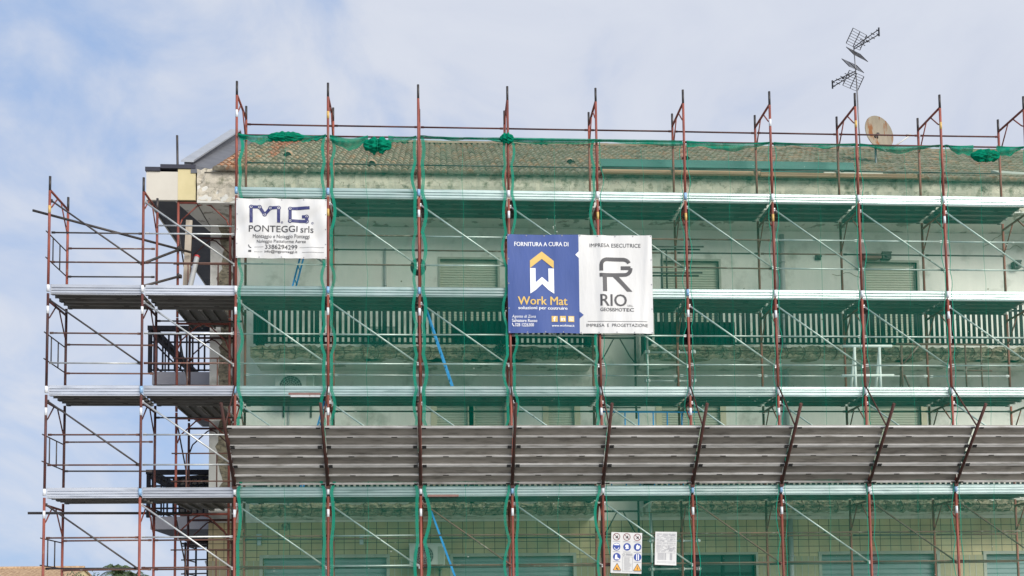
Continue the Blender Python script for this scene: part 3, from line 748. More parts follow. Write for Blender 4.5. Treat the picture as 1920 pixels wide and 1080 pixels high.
# ------------------------------------------------------------------ debris nets
def net_panel(b):
    rn = random.Random(200+b)
    xl = b*BAY+.035; xr = (b+1)*BAY-.035
    zt, zb = 11.45, .35
    pa, pb = rn.uniform(0, 6), rn.uniform(0, 6); amp = .085 if b < 5 else .06
    ties = [.35, 1.3, 2.35, 3.3, 4.3, 5.1, 5.7, 6.3, 7.0, 7.6, 8.3, 8.8, 9.5, 10.3, 10.9, 11.45]
    def scal(z, ph, a):
        for p, q in zip(ties[:-1], ties[1:]):
            if p <= z <= q:
                t = (z-p)/(q-p); return a*(.55+.45*math.sin(q*5.1+ph))*math.sin(math.pi*t)**1.0*min(1.3, (q-p)/.7)
        return 0
    def yf(x, z): return -.036-.010*math.sin(x*5+z*1.3+pa)-.008*math.sin(z*4.1+pb)
    def left(z): return xl+.012+scal(z, pa, amp)
    def right(z): return xr-.012-scal(z, pb, amp)
    nz = 170
    def fn(u, v):
        z = zb+v*(zt-zb)
        if v == 1: z -= .14*math.sin(math.pi*u)*(.5+.5*math.sin(pa))
        a, c = left(z), right(z); x = a+u*(c-a); return (x, yf(x, z), z)
    mb = MB(); mb.grid(fn, 14, nz)
    o = mb.build('debris_net', 'net')
    tag(o, 'sheer green debris net hung over the full height of the %s' % bay_ord(b), 'debris net', 'debris nets over the facade')
    hw = (.062 if b < 2 else .055 if b < 4 else .02)
    h = MB()
    for side in (0, 1):
        w_ = hw if not (b == 2 and side == 0) else .07
        def hf(u, v):
            z = zb+v*(zt-zb)
            x = (left(z)-.004 + (u-.15)*w_) if side == 0 else (right(z)+.004-(u-.15)*w_)
            return (x, yf(x, z)-.005, z)
        h.grid(hf, 1, nz)
    h.build('net_hem', 'hem', o)
    q = MB(); u0_ = .42+.16*rn.random()
    q.grid(lambda u, v: (lambda z: (left(z)+(right(z)-left(z))*u0_+(u-.5)*.007, yf(left(z)+(right(z)-left(z))*u0_, z)-.003, z))(zb+v*(zt-zb-.15)), 1, nz)
    q.build('net_seam', 'hem', o)
for b in range(9): net_panel(b)

def bundle(x0, x1, z, r, seed, label, sag=0.0):
    rn = random.Random(seed); ph = [rn.uniform(0, 6) for _ in range(6)]
    def fn(u, v):
        x = x0+u*(x1-x0); a = 2*math.pi*v
        e = max(.0, math.sin(math.pi*min(1, max(0, u))))**.45
        rr_ = r*e*(1+.18*math.sin(5*a+ph[0]+u*6)+.12*math.sin(9*a+ph[1]-u*14)+.12*math.sin(u*21+ph[2])+.10*math.sin(14*a+u*31+ph[3])-.22*math.exp(-((u-.5)/.05)**2))+.002
        zc = z-sag*math.sin(math.pi*u)
        return (x, -.075+math.cos(a)*rr_*.8, zc+math.sin(a)*rr_)
    mb = MB(); mb.grid(fn, 60, 56); o = mb.build('net_roll', 'roll')
    # binding cord round the middle
    c = MB(); xm = (x0+x1)/2; n = 14
    zc = z-sag
    c.path([(xm+.01*math.sin(i), -.075+math.cos(2*math.pi*i/n)*r*1.08*.82, zc+math.sin(2*math.pi*i/n)*r*1.06) for i in range(n+1)], .006, 5)
    c.build('cord', 'hem', o)
    return tag(o, label, 'net roll', 'rolled up ends of netting')
bundle(.62, 1.34, 11.38, .085, 1, 'flat bundle of rolled green net left on the top rail above the red tile patch')
bundle(2.50, 3.07, 11.24, .135, 2, 'fat roll of bound green net hanging from the top rail, second netted bay')
bundle(14.98, 15.60, 11.22, .115, 3, 'roll of bound green net below the top rail near the right edge')
bundle(5.23, 5.52, 11.42, .09, 4, 'small knot of green net tied on the upright above the blue banner')
def veil(x0, x1, dl, dr, mid, seed, label, wmin=.02):
    """gathered net slung along the top rail between x0 and x1"""
    rn = random.Random(seed); p1, p2 = rn.uniform(0, 6), rn.uniform(0, 6)
    def fn(u, v):
        x = x0+u*(x1-x0)
        top = 11.45-(mid*math.sin(math.pi*u))*.45
        low = top-(dl*(1-u)+dr*u)-mid*math.sin(math.pi*u)*.6-.02*math.sin(u*11+p1)-.012*math.sin(u*23+p2)
        z = top+(low-top)*v
        return (x, -.058-.035*math.sin(v*math.pi*2.0+u*5+p2)*min(1, v*4), z)
    mb = MB(); mb.grid(fn, 40, 10)
    return tag(mb.build('slung_net', 'veil'), label, 'slung net', 'gathered net strips along the top rail')
veil(.03, .72, .05, .16, .10, 1, 'loose green net strip slung from the top rail by the parapet end')
veil(1.25, 1.76, .14, .02, .07, 2, 'loose green net strip slung between the flat bundle and the next upright')
veil(1.84, 2.60, .10, .16, .16, 3, 'loose green net strip trailing left of the fat net roll')
veil(3.00, 3.56, .16, .03, .05, 4, 'loose green net strip trailing right of the fat net roll')
veil(3.64, 5.30, .02, .08, .02, 5, 'thin green net strip slung left of the knot above the blue banner')
veil(5.50, 8.96, .11, .10, .0, 6, 'long green net strip slung along the rail above the banners')
veil(9.04, 10.76, .12, .05, .10, 7, 'thick green net strip slung above the teal sheet, its left length')
veil(10.84, 12.56, .05, .06, .06, 8, 'green net strip slung left of the aerial mast')
veil(12.64, 14.36, .07, .02, .12, 9, 'green net strip slung in front of the satellite dish foot')
veil(14.44, 15.05, .02, .25, .04, 10, 'loose green net strip trailing left of the roll near the right edge')
veil(15.55, 16.18, .22, .03, .05, 11, 'loose green net strip trailing right of the roll near the right edge')

# ------------------------------------------------------------------ lettering helpers
def text_data(body, bold=0, shear=0):
    cu = bpy.data.curves.new('lettering', 'FONT'); cu.body = body
    cu.offset = bold*.3; cu.shear = shear; cu.resolution_u = 3
    ob = bpy.data.objects.new('lettering', cu); COL.objects.link(ob)
    dg_ = bpy.context.evaluated_depsgraph_get(); dg_.update()
    me = bpy.data.meshes.new_from_object(ob.evaluated_get(dg_))
    vs = [tuple(v.co) for v in me.vertices]; fs = [list(p.vertices) for p in me.polygons]
    bpy.data.objects.remove(ob); bpy.data.curves.remove(cu); bpy.data.meshes.remove(me)
    return vs, fs
class Parts:
    """collects the artwork of one colour; every line or shape becomes a part of its own"""
    def __init__(s): s.l = []
    def new(s): m_ = MB(); s.l.append(m_); return m_
    def build(s, name, mname, parent):
        for m_ in s.l: m_.build(name, mname, parent)
class Art:
    """flat artwork on a cloth: own units mapped to X and Z; the cloth gives the depth"""
    def __init__(s, ox, oz, k, cloth, off=.007): s.ox, s.oz, s.k, s.cloth, s.off = ox, oz, k, cloth, off
    def P(s, x, y):
        X = s.ox+x*s.k; Z = s.oz-y*s.k; return (X, s.cloth(X, Z)-s.off, Z)
    def poly(s, mb, pts):
        if isinstance(mb, Parts): mb = mb.new()
        mb.poly([s.P(*p) for p in pts][::-1])
    def stroke(s, mb, pts, w):
        if isinstance(mb, Parts): mb = mb.new()
        for (a, b) in zip(pts[:-1], pts[1:]):
            dx, dy = b[0]-a[0], b[1]-a[1]; l = math.hypot(dx, dy); nx_, ny_ = -dy/l*w/2, dx/l*w/2
            n = max(1, int(l/18))
            for i in range(n):
                p = (a[0]+dx*i/n, a[1]+dy*i/n); q = (a[0]+dx*(i+1)/n, a[1]+dy*(i+1)/n)
                s.poly(mb, [(p[0]-nx_, p[1]-ny_), (q[0]-nx_, q[1]-ny_), (q[0]+nx_, q[1]+ny_), (p[0]+nx_, p[1]+ny_)])
    def disc(s, mb, x, y, r, n=20):
        if isinstance(mb, Parts): mb = mb.new()
        s.poly(mb, [(x+r*math.cos(2*math.pi*i/n), y+r*math.sin(2*math.pi*i/n)) for i in range(n)])
    def ring(s, mb, x, y, r, w, n=24, a0=0, a1=2*math.pi):
        if isinstance(mb, Parts): mb = mb.new()
        for i in range(n):
            a, b = a0+(a1-a0)*i/n, a0+(a1-a0)*(i+1)/n
            s.poly(mb, [(x+(r-w/2)*math.cos(a), y+(r-w/2)*math.sin(a)), (x+(r+w/2)*math.cos(a), y+(r+w/2)*math.sin(a)),
                        (x+(r+w/2)*math.cos(b), y+(r+w/2)*math.sin(b)), (x+(r-w/2)*math.cos(b), y+(r-w/2)*math.sin(b))])
    def text(s, mb, body, x0, x1, y0, y1, bold=0, shear=0):
        if isinstance(mb, Parts): mb = mb.new()
        vs, fs = text_data(body, 0, shear)
        ax = min(v[0] for v in vs); bx = max(v[0] for v in vs); ay = min(v[1] for v in vs); by = max(v[1] for v in vs)
        kx = (x1-x0)/(bx-ax); e = bold*.8; off = s.off
        for q_, (ex, ey) in enumerate(((0, 0), (-e, 0), (e, 0)) if bold > .007 else ((0, 0),)):
            b = len(mb.v); s.off = off+.0004*q_
            for v in vs:
                mb.v.append(s.P(x0+(v[0]-ax+ex)*kx, y1-(v[1]-ay+ey)/(by-ay)*(y1-y0)))
            for f in fs: mb.face([b+i for i in f])
        s.off = off
def cloth_grid(mb, x0, x1, z0, z1, cloth, nu=60, nv=40, skew=None):
    mb.grid(lambda u, v: (x0+u*(x1-x0), cloth(x0+u*(x1-x0), z0+v*(z1-z0)), z0+v*(z1-z0)), nu, nv)

# banner of the scaffold firm
def cl1(x, z): return -.08-.010*math.sin(x*9+z*7)-.008*math.sin(z*13-x*6)-.005*math.sin(x*21+z*3)-.004*math.sin(x*17-z*24)
o = MB(); cloth_grid(o, .012, 1.782, 8.913, 10.117, cl1)
ban = o.build('banner', 'bwhite'); tag(ban, 'white banner with dark blue pipe lettering hung at the top left of the scaffold', 'banner')
k1 = 1.77/456.; A = Art(.012-66*k1, 10.117+626*k1, k1, cl1)
q = Parts(); sw = 16
e1 = q.new(); e2 = q.new()
for sgm in ([(142, 670), (142, 752)], [(142, 670), (184, 672)], [(184, 672), (209, 708)], [(209, 708), (238, 676)], [(238, 676), (280, 673)], [(280, 668), (280, 752)]): A.stroke(e1, sgm, sw)
for sgm in ([(338, 678), (436, 673)], [(338, 678), (338, 742)], [(338, 742), (421, 742)], [(421, 742), (421, 717)], [(421, 719), (397, 719)]): A.stroke(e2, sgm, sw)
MP = ((142, 670), (184, 672), (209, 708), (238, 676), (280, 675)); GP = ((338, 678), (338, 742), (421, 742), (421, 719))
for p in MP: A.disc(e1, *p, 11)
for p in GP: A.disc(e2, *p, 11)
A.ring(q, 297, 750, 4, 2.2, 12); A.ring(q, 450, 752, 4.5, 2.2, 12)
q.build('emblem', 'ink_navy', ban)
A.off = .009; q = Parts()
for p in MP+GP: A.ring(q, *p, 5, 2.4, 14)
q.build('emblem_joint', 'bwhite', ban)
A.off = .007; q = Parts()
A.text(q, 'PONTEGGI', 131, 375, 767, 800, .012); A.text(q, 'srls', 390, 455, 768, 803, .008)
A.text(q, 'Montaggio e Noleggio Ponteggi', 151, 436, 813, 838, .006); A.text(q, 'Noleggio Piattaforme Aeree', 170, 417, 840, 862, .006)
A.text(q, '3386294299', 213, 374, 867, 889, .010); A.text(q, 'info@mgponteggi.it', 210, 374, 894, 912, .008)
A.stroke(q, [(158, 878), (205, 878)], 1.2); A.stroke(q, [(385, 879), (508, 879)], 1.2); A.stroke(q, [(158, 903), (200, 903)], 1.2); A.stroke(q, [(398, 905), (508, 905)], 1.2)
A.stroke(q, [(129, 866), (131, 874), (136, 880), (143, 882)], 4.5); A.poly(q, [(129, 895), (144, 895), (144, 906), (129, 906)])
q.build('lettering', 'ink_grey', ban)
q = MB()
for i in range(5):
    for z in (8.935, 10.095): q.tube((.03+i*.434, cl1(.03+i*.434, z)-.004, z), (.03+i*.434, cl1(.03+i*.434, z)+.004, z), .012, 8)
for z in (9.2, 9.5, 9.8):
    for x in (.032, 1.762): q.tube((x, cl1(x, z)-.004, z), (x, cl1(x, z)+.004, z), .012, 8)
q.build('eyelet', 'ink_mid', ban)

# double banner: blue half and white half
def cl2(x, z): return -.085-.009*math.sin(x*4+z*2)-.006*math.sin(z*7-x*5)-.018*math.exp(-((x-7.25)/.09)**2)-.007*math.sin(x*13+z*1.5)*(.6+.4*math.sin(z*2))-.014*math.exp(-((x-8.20+.25*(9.4-z)*.3)/.05)**2)*.6
k2 = (8.27-5.357)/972.; bx0 = 5.357; bz1 = 9.445
A = Art(bx0-620*k2, bz1+364*k2, k2, cl2)
xs_ = A.P(1097, 0)[0]; xe = 8.27; z0 = A.P(0, 1033)[2]; z1 = bz1
ban = empty('banner', (0, 0, 0), 'large double banner, blue left half with house emblem, white right half', 'banner')
o = MB(); cloth_grid(o, bx0, xs_, z0, z1, cl2, 50, 50); hb = o.build('blue_cloth', 'bblue', ban)
o = MB(); cloth_grid(o, xs_, xe, z0, z1, cl2, 50, 50); hw_ = o.build('white_cloth', 'bwhite', ban)
hb['label'] = 'blue half of the banner'; hw_['label'] = 'white half of the banner'
q = Parts()
A.text(q, 'FORNITURA A CURA DI', 667, 1028, 415, 444, .022)
hm = q.new()
for pg in ([(769, 594), (806, 594), (806, 690), (806, 742), (769, 767)], [(806, 690), (849, 652), (849, 700), (806, 742)], [(849, 652), (892, 690), (892, 742), (849, 700)], [(892, 594), (929, 594), (929, 767), (892, 742)]): A.poly(hm, pg)
A.text(q, 'soluzioni per costruire', 688, 1016, 853, 881, .024)
A.text(q, 'Agente di Zona', 645, 803, 912, 937, .004, .2); A.text(q, 'Salvatore Russo', 645, 812, 939, 960, .022)
A.text(q, '328 1226300', 664, 790, 967, 989, .022); A.text(q, 'www.workmat.it', 910, 1060, 974, 990, .020)
A.stroke(q, [(647, 967), (648, 976), (653, 984), (660, 988)], 5)
A.poly(q, [(1098, 476), (1098, 524), (1074, 500)])
q.build('white_lettering', 'ink_white', ban)
q = Parts(); hm = q.new()
A.poly(hm, [(849, 479), (849, 530), (769, 594), (769, 543)]); A.poly(hm, [(849, 479), (929, 543), (929, 594), (849, 530)])
A.text(q, 'Work Mat', 686, 1016, 787, 843, .022)
for x in (929, 984, 1040): A.poly(q, [(x-20, 917), (x+20, 917), (x+20, 957), (x-20, 957)])
q.build('gold_lettering', 'ink_gold', ban)
A.off = .010; q = Parts()
A.text(q, 'f', 921, 937, 922, 954, .03); A.text(q, 'in', 971, 997, 923, 951, .03)
A.ring(q, 1040, 937, 6, 3, 14); A.stroke(q, [(1028, 925), (1052, 925), (1052, 949), (1028, 949), (1028, 925)], 3)
q.build('icon_mark', 'ink_white', ban)
A.off = .007
q = MB(); A.poly(q, [(1096, 885), (1124, 909), (1096, 933)]); q.build('blue_notch', 'bblue', ban)
q = Parts()
A.text(q, 'IMPRESA ESECUTRICE', 1172, 1516, 421, 447, .006)
def arc(cx, cy, r, a0, a1, n=8): return [(cx+r*math.cos(R(a0+(a1-a0)*i/n)), cy+r*math.sin(R(a0+(a1-a0)*i/n))) for i in range(n+1)]
mk = q.new()
A.stroke(mk, [(1247, 608), (1247, 575)]+arc(1289, 571, 42, 180, 270)+arc(1398, 571, 42, 270, 335), 25)
A.stroke(mk, [(1380, 587), (1446, 587)]+arc(1404, 592, 42, 10, 90)+[(1235, 637)], 25)
A.stroke(mk, [(1270, 640), (1270, 748)], 28)
A.poly(mk, [(1318, 640), (1358, 640), (1455, 748), (1418, 748)])
A.text(q, 'RIO', 1238, 1415, 768, 848, .015); A.text(q, 'S.R.L.', 1420, 1459, 838, 850)
A.text(q, 'GEOSISMO', 1236, 1383, 861, 884, .010); A.text(q, 'TEC', 1385, 1462, 861, 884, .03)
A.stroke(q, [(1150, 952), (1552, 952)], 2.2)
A.text(q, 'IMPRESA', 1142, 1262, 968, 989, .006); A.text(q, 'E', 1281, 1292, 968, 989, .006); A.text(q, 'PROGETTAZIONE', 1313, 1555, 968, 989, .006)
q.build('grey_lettering', 'ink_grey', ban)
q = MB()
for i in range(9):
    for z in (z0+.02, z1-.02):
        x = bx0+.025+i*(xe-bx0-.05)/8; y = cl2(x, z); q.tube((x, y-.004, z), (x, y+.004, z), .013, 8)
for i in range(1, 4):
    for x in (bx0+.02, xe-.02): z = z0+i*(z1-z0)/4; y = cl2(x, z); q.tube((x, y-.004, z), (x, y+.004, z), .013, 8)
q.build('eyelet', 'ink_mid', ban)

# safety sign
def flat(x, z): return -.062
k3 = .613/276.; tilt = .05
sg = MB(); sg.box(0, 276*k3, -.004, .004, -363*k3, 0); sgn = sg.build('safety_sign', 'bwhite', None, (7.345, -.062, 3.462)); sgn.rotation_euler = (0, R(2.4), 0)
tag(sgn, 'white safety sign with round blue and orange triangle symbols, tied low on scaffold', 'sign')
A = Art(-127*k3, 562*k3, k3, lambda x, z: -.004, .003)
q = Parts()
for (x, y) in ((174, 603), (266, 602), (360, 602)):
    e = q.new(); A.ring(e, x, y, 30, 6); A.stroke(e, [(x-21, y-21), (x+21, y+21)], 6)
q.build('prohibition_symbol', 'ink_red', sgn)
q = Parts()
for (x, y) in ((176, 692), (270, 690), (364, 689), (180, 781), (366, 779)): A.disc(q, x, y, 34, 28)
q.build('blue_symbol', 'ink_blue', sgn)
q = Parts()
for x in (184, 366): A.poly(q, [(x, 838), (x+35, 900), (x-35, 900)])
q.build('warning_symbol', 'ink_orange', sgn)
A.off = .005; q = Parts()
A.poly(q, [(152, 678), (200, 678), (196, 668), (176, 662), (156, 668)]); A.ring(q, 176, 696, 20, 5, 14, 0, math.pi)
A.disc(q, 268, 684, 15); A.stroke(q, [(256, 706), (286, 700)], 9)
A.poly(q, [(352, 708), (352, 680), (362, 666), (376, 680), (376, 708)]); A.stroke(q, [(380, 676), (384, 700)], 6)
A.poly(q, [(166, 762), (182, 762), (184, 786), (202, 796), (202, 804), (162, 804)])
A.stroke(q, [(358, 752), (358, 806)], 8); A.stroke(q, [(374, 752), (374, 806)], 8)
q.build('white_symbol', 'ink_white', sgn)
q = Parts()
for (x, y) in ((184, 838), (366, 838)):
    A.stroke(q, [(x, 838), (x+35, 900), (x-35, 900), (x, 838)], 4)
A.stroke(q, [(176, 884), (196, 892)], 9); A.disc(q, 180, 880, 5); A.stroke(q, [(368, 862), (362, 878), (370, 878), (364, 894)], 4)
for (x, y) in ((174, 603), (266, 602), (360, 602)): A.disc(q, x+5, y+3, 9, 9); A.stroke(q, [(x-8, y+12), (x+10, y-12)], 5)
q.build('black_symbol', 'ink_grey', sgn)
q = Parts(); rn2 = random.Random(4)
for (x, y) in ((174, 643), (266, 644), (360, 643), (176, 736), (270, 736), (364, 735), (180, 824), (366, 824), (184, 908), (366, 908)):
    A.stroke(q, [(x-33, y), (x+33, y)], 3)
A.ring(q, 242, 759, 9, 3); A.stroke(q, [(260, 752), (320, 752)], 4); A.stroke(q, [(260, 762), (320, 762)], 6)
A.stroke(q, [(232, 778), (322, 778), (322, 908), (232, 908), (232, 778)], 1.6)
for i in range(13): A.stroke(q, [(246, 788+i*9), (246+rn2.uniform(45, 72), 788+i*9)], 2.0)
q.build('small_print', 'ink_mid', sgn)
# paper notice
k4 = .43/197.
def cl4(x, z): return -.004-.012*max(0, (-z-.5)/.15)**2*(1 if z < -.5 else 0)+.004*math.sin(x*9)
nm = MB(); nm.grid(lambda u, v: (u*.43, cl4(u*.43, -v*.655), -v*.655+(.012 if v == 0 else 0)*u), 16, 24)
nt_ = nm.build('paper_notice', 'bwhite', None, (8.222, -.062, 3.462)); nt_.rotation_euler = (0, R(2.6), 0)
tag(nt_, 'white paper notice of small grey print, tied beside the safety sign', 'notice')
A = Art(-517*k4, 556*k4, k4, cl4, .003); q = MB(); rn2 = random.Random(6)
y = 572
while y < 735:
    x = 530
    while x < 700:
        l = rn2.uniform(14, 60); A.stroke(q, [(x, y), (min(704, x+l), y)], rn2.choice([2, 2.5, 4])); x += l+rn2.choice([4, 6, 26])
    y += rn2.choice([8, 9, 12])
for i in range(7):
    A.stroke(q, [(542, 752+i*9), (600, 752+i*9)], 3.2); A.stroke(q, [(606, 752+i*9), (620, 752+i*9)], 4); A.stroke(q, [(654, 752+i*9), (676, 752+i*9)], 4.5)
A.stroke(q, [(535, 745), (700, 745)], 1.4); A.stroke(q, [(535, 826), (704, 826)], 1.6); A.stroke(q, [(535, 836), (704, 836)], 1.6)
q.build('small_print', 'ink_mid', nt_)

# ------------------------------------------------------------------ ladders, hatches, trestles on the decks
def ladder(p, q, label):
    o = empty('ladder', p, label, 'ladder', 'blue deck ladders'); d = Vector(q)-Vector(p)
    for y in (-.17, .17):
        t = MB(); t.bar((0, y, 0), (d.x, y, d.z), .022, .032); t.build('stile', 'blue_p', o)
    n = int(d.length/.27); t = MB()
    for i in range(n):
        c = d*((i+.5)/n); t.tube((c.x, -.159, c.z), (c.x, .159, c.z), .012, 6)
    t.build('rung', 'blue_p', o)
ladder((.98, .62, 8.26), (1.46, .62, 10.18), 'blue deck ladder leaning behind the white banner')
ladder((4.33, .62, 6.26), (3.70, .62, 8.18), 'blue deck ladder leaning left of the blue banner')
ladder((1.16, .62, 4.26), (1.68, .62, 6.18), 'blue deck ladder partly hidden behind the grey fan')
ladder((4.40, .62, 2.26), (3.72, .62, 4.18), 'blue deck ladder at the bottom beside the air conditioner')
for (x0, x1, z, lb) in ((1.04, 1.66, 6.205, 'raised brown hatch flap on the deck above the grey fan'), (3.74, 4.34, 4.19, 'brown hatch flap hanging under the deck below the grey fan')):
    t = MB(); t.box(x0, x1, -.075, -.052, z-.012, z+.03); o = tag(t.build('hatch_flap', 'flap'), lb, 'hatch')
    if z > 5: t = MB(); t.box(x0+.04, x1-.01, -.072, -.055, z-.055, z-.014); t.build('hatch_edge', 'galv', o)
def trestle(label, mname, bars_, loc=(0, 0, 0), r=.022, extra=()):
    o = empty('trestle', loc, label, 'trestle')
    for nm_, p, q in bars_:
        t = MB(); t.tube(p, q, r, 8); t.build(nm_, mname, o)
    return o
Yt = .5
o = trestle('white steel trestle standing on the deck under the right balcony railings', 'white_p', [
    ('top_bar', (12.35, Yt, 7.355), (13.40, Yt, 7.36)), ('lower_bar', (12.31, Yt, 6.73), (13.42, Yt, 6.74)),
    ('leg', (12.60, Yt, 6.26), (12.60, Yt, 7.33)), ('leg', (13.13, Yt, 6.26), (13.13, Yt, 7.33)), ('leg', (12.62, Yt+.4, 6.26), (12.62, Yt+.03, 7.33)), ('leg', (13.15, Yt+.4, 6.26), (13.15, Yt+.03, 7.33))], r=.03)
o = trestle('brown rusty trestle with slanted strut beside the white trestle', 'brown_tube', [
    ('top_bar', (13.49, Yt, 7.405), (14.45, Yt, 7.40)), ('leg', (13.60, Yt, 6.26), (13.60, Yt, 7.38)), ('leg', (13.66, Yt+.3, 6.26), (13.62, Yt+.02, 7.38)),
    ('strut', (13.64, Yt, 7.0), (13.98, Yt, 7.38)), ('foot_strut', (13.64, Yt, 6.75), (13.84, Yt, 6.27))])
o = trestle('brown frame of two thin legs right of the slanted strut trestle', 'brown_tube', [
    ('top_bar', (14.46, Yt, 7.40), (15.42, Yt, 7.395)), ('leg', (14.97, Yt, 6.26), (14.97, Yt, 7.38)), ('leg', (15.31, Yt, 6.26), (15.31, Yt, 7.38)), ('lower_bar', (14.78, Yt, 6.85), (15.53, Yt, 6.84))], r=.018)
o = trestle('dark trestle of two long bars sticking out beside the white banner half', 'dark_tube', [
    ('top_bar', (7.7, .6, 9.46), (9.50, .6, 9.475)), ('top_bar', (7.7, .68, 9.43), (9.44, .68, 9.44)), ('lower_bar', (7.7, .6, 8.905), (9.46, .6, 8.92)), ('lower_bar', (7.7, .68, 8.87), (9.40, .68, 8.88)),
    ('leg', (8.62, .64, 8.26), (8.62, .64, 9.43)), ('leg', (8.72, .64, 8.26), (8.72, .64, 9.43))], r=.018)
o = trestle('blue trestle of one rail and thin uprights above the grey fan', 'blue_p', [('rail', (7.30, .45, 5.96), (9.25, .45, 5.955))]+
            [('upright', (x, .45, 4.26), (x, .45, 5.955)) for x in (7.45, 7.75, 8.03, 8.33, 8.62, 8.92)], r=.014)
def coupler(mb, x, y, z): mb.box(x-.045, x+.045, y-.05, y+.05, z-.03, z+.03); mb.tube((x, y-.07, z-.045), (x, y-.07, z+.045), .02, 6); mb.tube((x-.05, y+.01, z), (x+.05, y+.01, z), .038, 8)
for (zb_, zt_, hz, lb) in ((6.26, 7.75, (7.38, 6.765), 'galvanised tube and coupler strut at the balcony gap, upper one'), (2.26, 3.95, (3.375, 2.785), 'galvanised tube and coupler strut behind the paper notice')):
    o = empty('coupled_strut', (8.37, 1.12, zb_), lb, 'tube strut', 'tube and coupler struts')
    t = MB(); t.tube((0, 0, 0), (0, 0, zt_-zb_), .024, 8); t.build('standard', 'galv', o)
    for h in hz:
        t = MB(); t.tube((-.07, .05, h-zb_), (1.05, .05, h-zb_), .022, 8); t.build('ledger', 'galv', o)
        
        for cx in (0, .64, .98): t = MB(); coupler(t, cx, .03, h-zb_); t.build('coupler', 'galv', o)
    t = MB(); t.tube((.64, .05, -.0), (.64, .05, zt_-zb_-.3), .022, 8); t.build('standard', 'brown_tube', o)
# portal frames standing in the gap between the balconies
for i, (z, lb) in enumerate(((6.1, 'dark portal frame inside the balcony gap under the banners'), (2.3, 'dark portal frame inside the balcony gap behind the safety sign'))):
    o = empty('scaffold_portal', (7.45, 1.9, z), lb, 'scaffold frame', 'dark frames in the balcony gap')
    for x in (0, .80): t = MB(); t.tube((x, 0, 0), (x, 0, 2.0), .024, 8); t.build('post', 'dark_tube', o)
    t = MB(); t.tube((.025, 0, 1.78), (.775, 0, 1.78), .022, 8); t.build('transom', 'dark_tube', o)
    for s_ in (0, 1):
        xx = lambda v: v if s_ == 0 else .80-v
        t = MB(); t.path([(xx(.024), 0, 1.25), (xx(.12), 0, 1.38), (xx(.33), 0, 1.76)], .014, 6); t.build('brace', 'dark_tube', o)
    t = MB(); t.tube((-.1, .03, .25), (.9, .03, .25), .016, 6); t.build('rail', 'dark_tube', o)

# ------------------------------------------------------------------ return scaffold on the left side
def return_frame(x0, x1, y, z0, z1, mname, label, bz=.42):
    o = empty('scaffold_portal', (x0, y, z0), label, 'scaffold frame', 'frames of the return scaffold')
    h = z1-z0; w_ = x1-x0
    for x in (0, w_):
        t = MB(); t.tube((x, 0, 0), (x, 0, h), .026, 10); t.build('post', mname, o)
    zr = h-.12
    t = MB(); t.tube((.026, 0, zr), (w_-.026, 0, zr), .024, 8); t.build('transom', mname, o)
    for s_ in (0, 1):
        xx = lambda v: v if s_ == 0 else w_-v
        t = MB(); t.path([(xx(.025), 0, zr-bz-.1), (xx(.08), 0, zr-bz+.06), (xx(.40), 0, zr-.06), (xx(.5), 0, zr-.03)], .015, 7); t.build('brace', mname, o)
LV = [('L', 0, 4.14, 'lowest lift'), ('D', 4.16, 6.14, 'second lift'), ('C', 6.16, 8.14, 'third lift'), ('B', 8.16, 10.73, 'top lift under the pale cornice')]
for lf, a, b_, lb in LV:
    return_frame(-1.47, -.39, 1.45, a, b_, 'rust', 'red portal frame facing out beside the building corner, %s' % lb)
    return_frame(-1.45, -.50, 2.50, a, b_-(.38 if lf == 'B' else 0.02), 'darkrust', 'dark portal frame behind the red corner frame, %s' % lb)
t = MB(); t.tube((-1.475, 1.43, 10.72), (-1.505, 1.43, 12.06), .024, 10); tag(t.build('standard_tube', 'dark_tube'), 'tall dark tube rising past the pale cornice corner', 'tube')
dk = None
for lv, lb in (('B', 'upper'), ('C', 'middle'), ('D', 'lower')):
    l_ = 'grey steel return deck running back to the wall corner, %s level' % lb
    if dk is None:
        dk = o = empty('scaffold_deck', (0, 0, 0), l_, 'scaffold deck')
        for i in range(2):
            p = MB(); plank(p, 1.44, .46); ob = p.build('plank', None, o, (.50+i*.49-.02, 0, 0)); ob.rotation_euler = (0, 0, R(90))
    else: o = copy_tree(dk)
    o.location = (-1.43, 1.10, TOE[lv]-.146); tag(o, l_, 'scaffold deck', 'return decks on the left side')
gf = None
for z, lb in ((8.4, 'top'), (6.4, 'third'), (4.4, 'second'), (2.4, 'lowest')):
    l_ = 'pale steel guard frame across the red corner frame, %s lift' % lb
    if gf is None:
        gf = o = empty('guard_barrier', (0, 0, 0), l_, 'guard frame')
        for h in (.44, 1.02): t = MB(); t.tube((-.08, 0, h), (1.16, 0, h), .015, 7); t.build('bar', 'galv', o)
        for x in (.22, .84): t = MB(); t.tube((x, .002, .0), (x, .002, 1.02), .015, 7); t.build('upright', 'galv', o)
    else: o = copy_tree(gf)
    o.location = (-1.47, 1.41, z-.14)
    if z == 8.4:
        for ch in list(o.children):
            ch.data = ch.data.copy(); ch.data.materials.clear(); ch.data.materials.append(M['brown_tube'])
        l_ = 'brown steel guard frame across the red corner frame, top lift'
    tag(o, l_, 'guard frame', 'guard frames at the building corner')
def single(name, mname, p, q, r, label, cat, n=9):
    t = MB(); t.tube(p, q, r, n); return tag(t.build(name, mname), label, cat)
single('tie_tube', 'dark_tube', (-3.97, .12, 9.90), (-1.2, 1.5, 9.56), .025, 'long dark tie tube sloping across the upper left bays', 'tube')
single('tie_tube', 'dark_tube', (-3.95, .12, 3.92), (-1.1, 1.25, 4.02), .026, 'long dark tie tube across the lowest left bays', 'tube')
